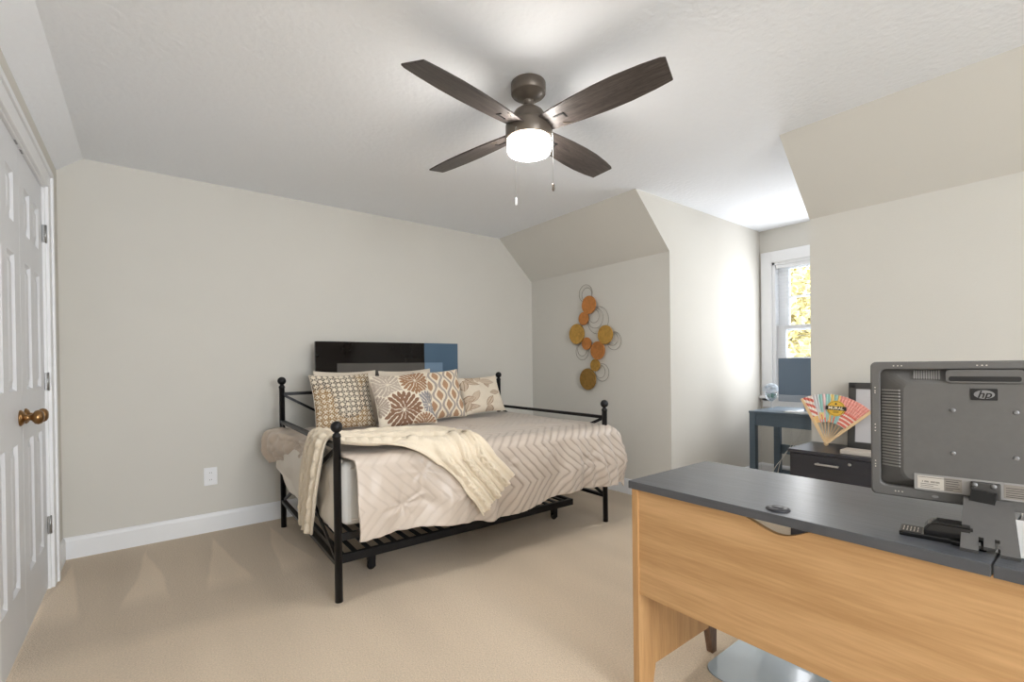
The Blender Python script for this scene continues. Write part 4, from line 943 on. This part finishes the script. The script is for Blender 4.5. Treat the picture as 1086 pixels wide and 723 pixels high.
obj('screen', box(NB(), (4.30, 1.28, .858), (4.318, 1.762, 1.165), .003), imacscreen_m, im)
obj('bezel', box(NB(), (4.303, 1.277, .80), (4.325, 1.765, 1.168), .004), glossblack_m, im)
obj('chin', box(NB(), (4.299, 1.278, .80), (4.32, 1.764, .857), .002), imacchin_m, im)
bm = NB(); bar(bm, (4.335, 1.52, .90), (4.40, 1.52, WZT+.006), .16, .006, (1, 0, 0)); obj('stand_arm', bm, imacchin_m, im)
obj('stand_foot', box(NB(), (4.27, 1.42, WZT), (4.44, 1.62, WZT+.006), .001), imacchin_m, im)
tag(obj('keyboard', box(NB(), (4.15, 1.36, WZT), (4.24, 1.66, WZT+.009), .002), paperw_m, base=(4.2, 1.5, WZT)), 'slim white keyboard on the slate blue window desk', 'keyboard')
fl = thing('flower_goblet', (4.44, 1.885, WZT), 'glass goblet of white blossoms on the window desk corner', 'flowers')
gc = (4.44, 1.882, WZT)
obj('goblet', lathe(NB(), [(0, .002), (.030, .002), (.032, .004), (.010, .008), (.004, .014), (.004, .055), (.012, .062), (.040, .088), (.050, .118), (.046, .145), (.044, .144), (.048, .118), (.038, .090), (.01, .066), (0, .065)], gc, 28), goblet_m, fl)
rs = np.random.RandomState(4); bm = NB()
for k in range(170):
    d_ = rs.normal(size=3); d_ /= np.linalg.norm(d_); d_[2] = abs(d_[2])
    c_ = Vector(gc)+Vector((d_[0]*.058, d_[1]*.060, .158+d_[2]*.062))
    for p in range(4):
        a_ = p*PI/2+k; nrm_ = Vector(d_); sx = nrm_.orthogonal().normalized(); sy_ = nrm_.cross(sx)
        e = sx*math.cos(a_)+sy_*math.sin(a_); g_ = sy_*math.cos(a_)-sx*math.sin(a_)
        vs = [bm.verts.new(c_+q) for q in (nrm_*0, e*.010+g_*.008+nrm_*.004, e*.018+nrm_*.002, e*.010-g_*.008+nrm_*.004)]; bm.faces.new(vs)
obj('blossoms', bm, flower_m, fl)
bm = NB()
for k in range(22):
    a_ = k*.9; c_ = Vector(gc)+Vector((.026*math.cos(a_), .026*math.sin(a_), .092+.003*(k % 12))); e = Vector((math.cos(a_), math.sin(a_), .7)).normalized(); g_ = Vector((-math.sin(a_), math.cos(a_), 0))
    bm.faces.new([bm.verts.new(c_+q) for q in (e*-.01, g_*.009+e*.008, e*.028, g_*-.009+e*.008)])
obj('leaves', bm, leaf_m, fl)
for pts, lab in (([(4.50, 1.77, .72), (4.52, 1.76, .55), (4.53, 1.75, .42), (4.50, 1.80, .30), (4.47, 1.86, .20), (4.46, 1.90, .10)], 'white cord hanging straight down behind the window desk'),
                 ([(4.47, 1.56, .71), (4.50, 1.64, .56), (4.52, 1.73, .40), (4.50, 1.79, .33), (4.49, 1.83, .24), (4.52, 1.87, .10)], 'white cord hanging aslant below the window desk')):
    tag(obj('power_cord', tube(NB(), catmull(pts, 30).tolist(), .0028, 8), cord_m, base=pts[0]), lab, 'cord')
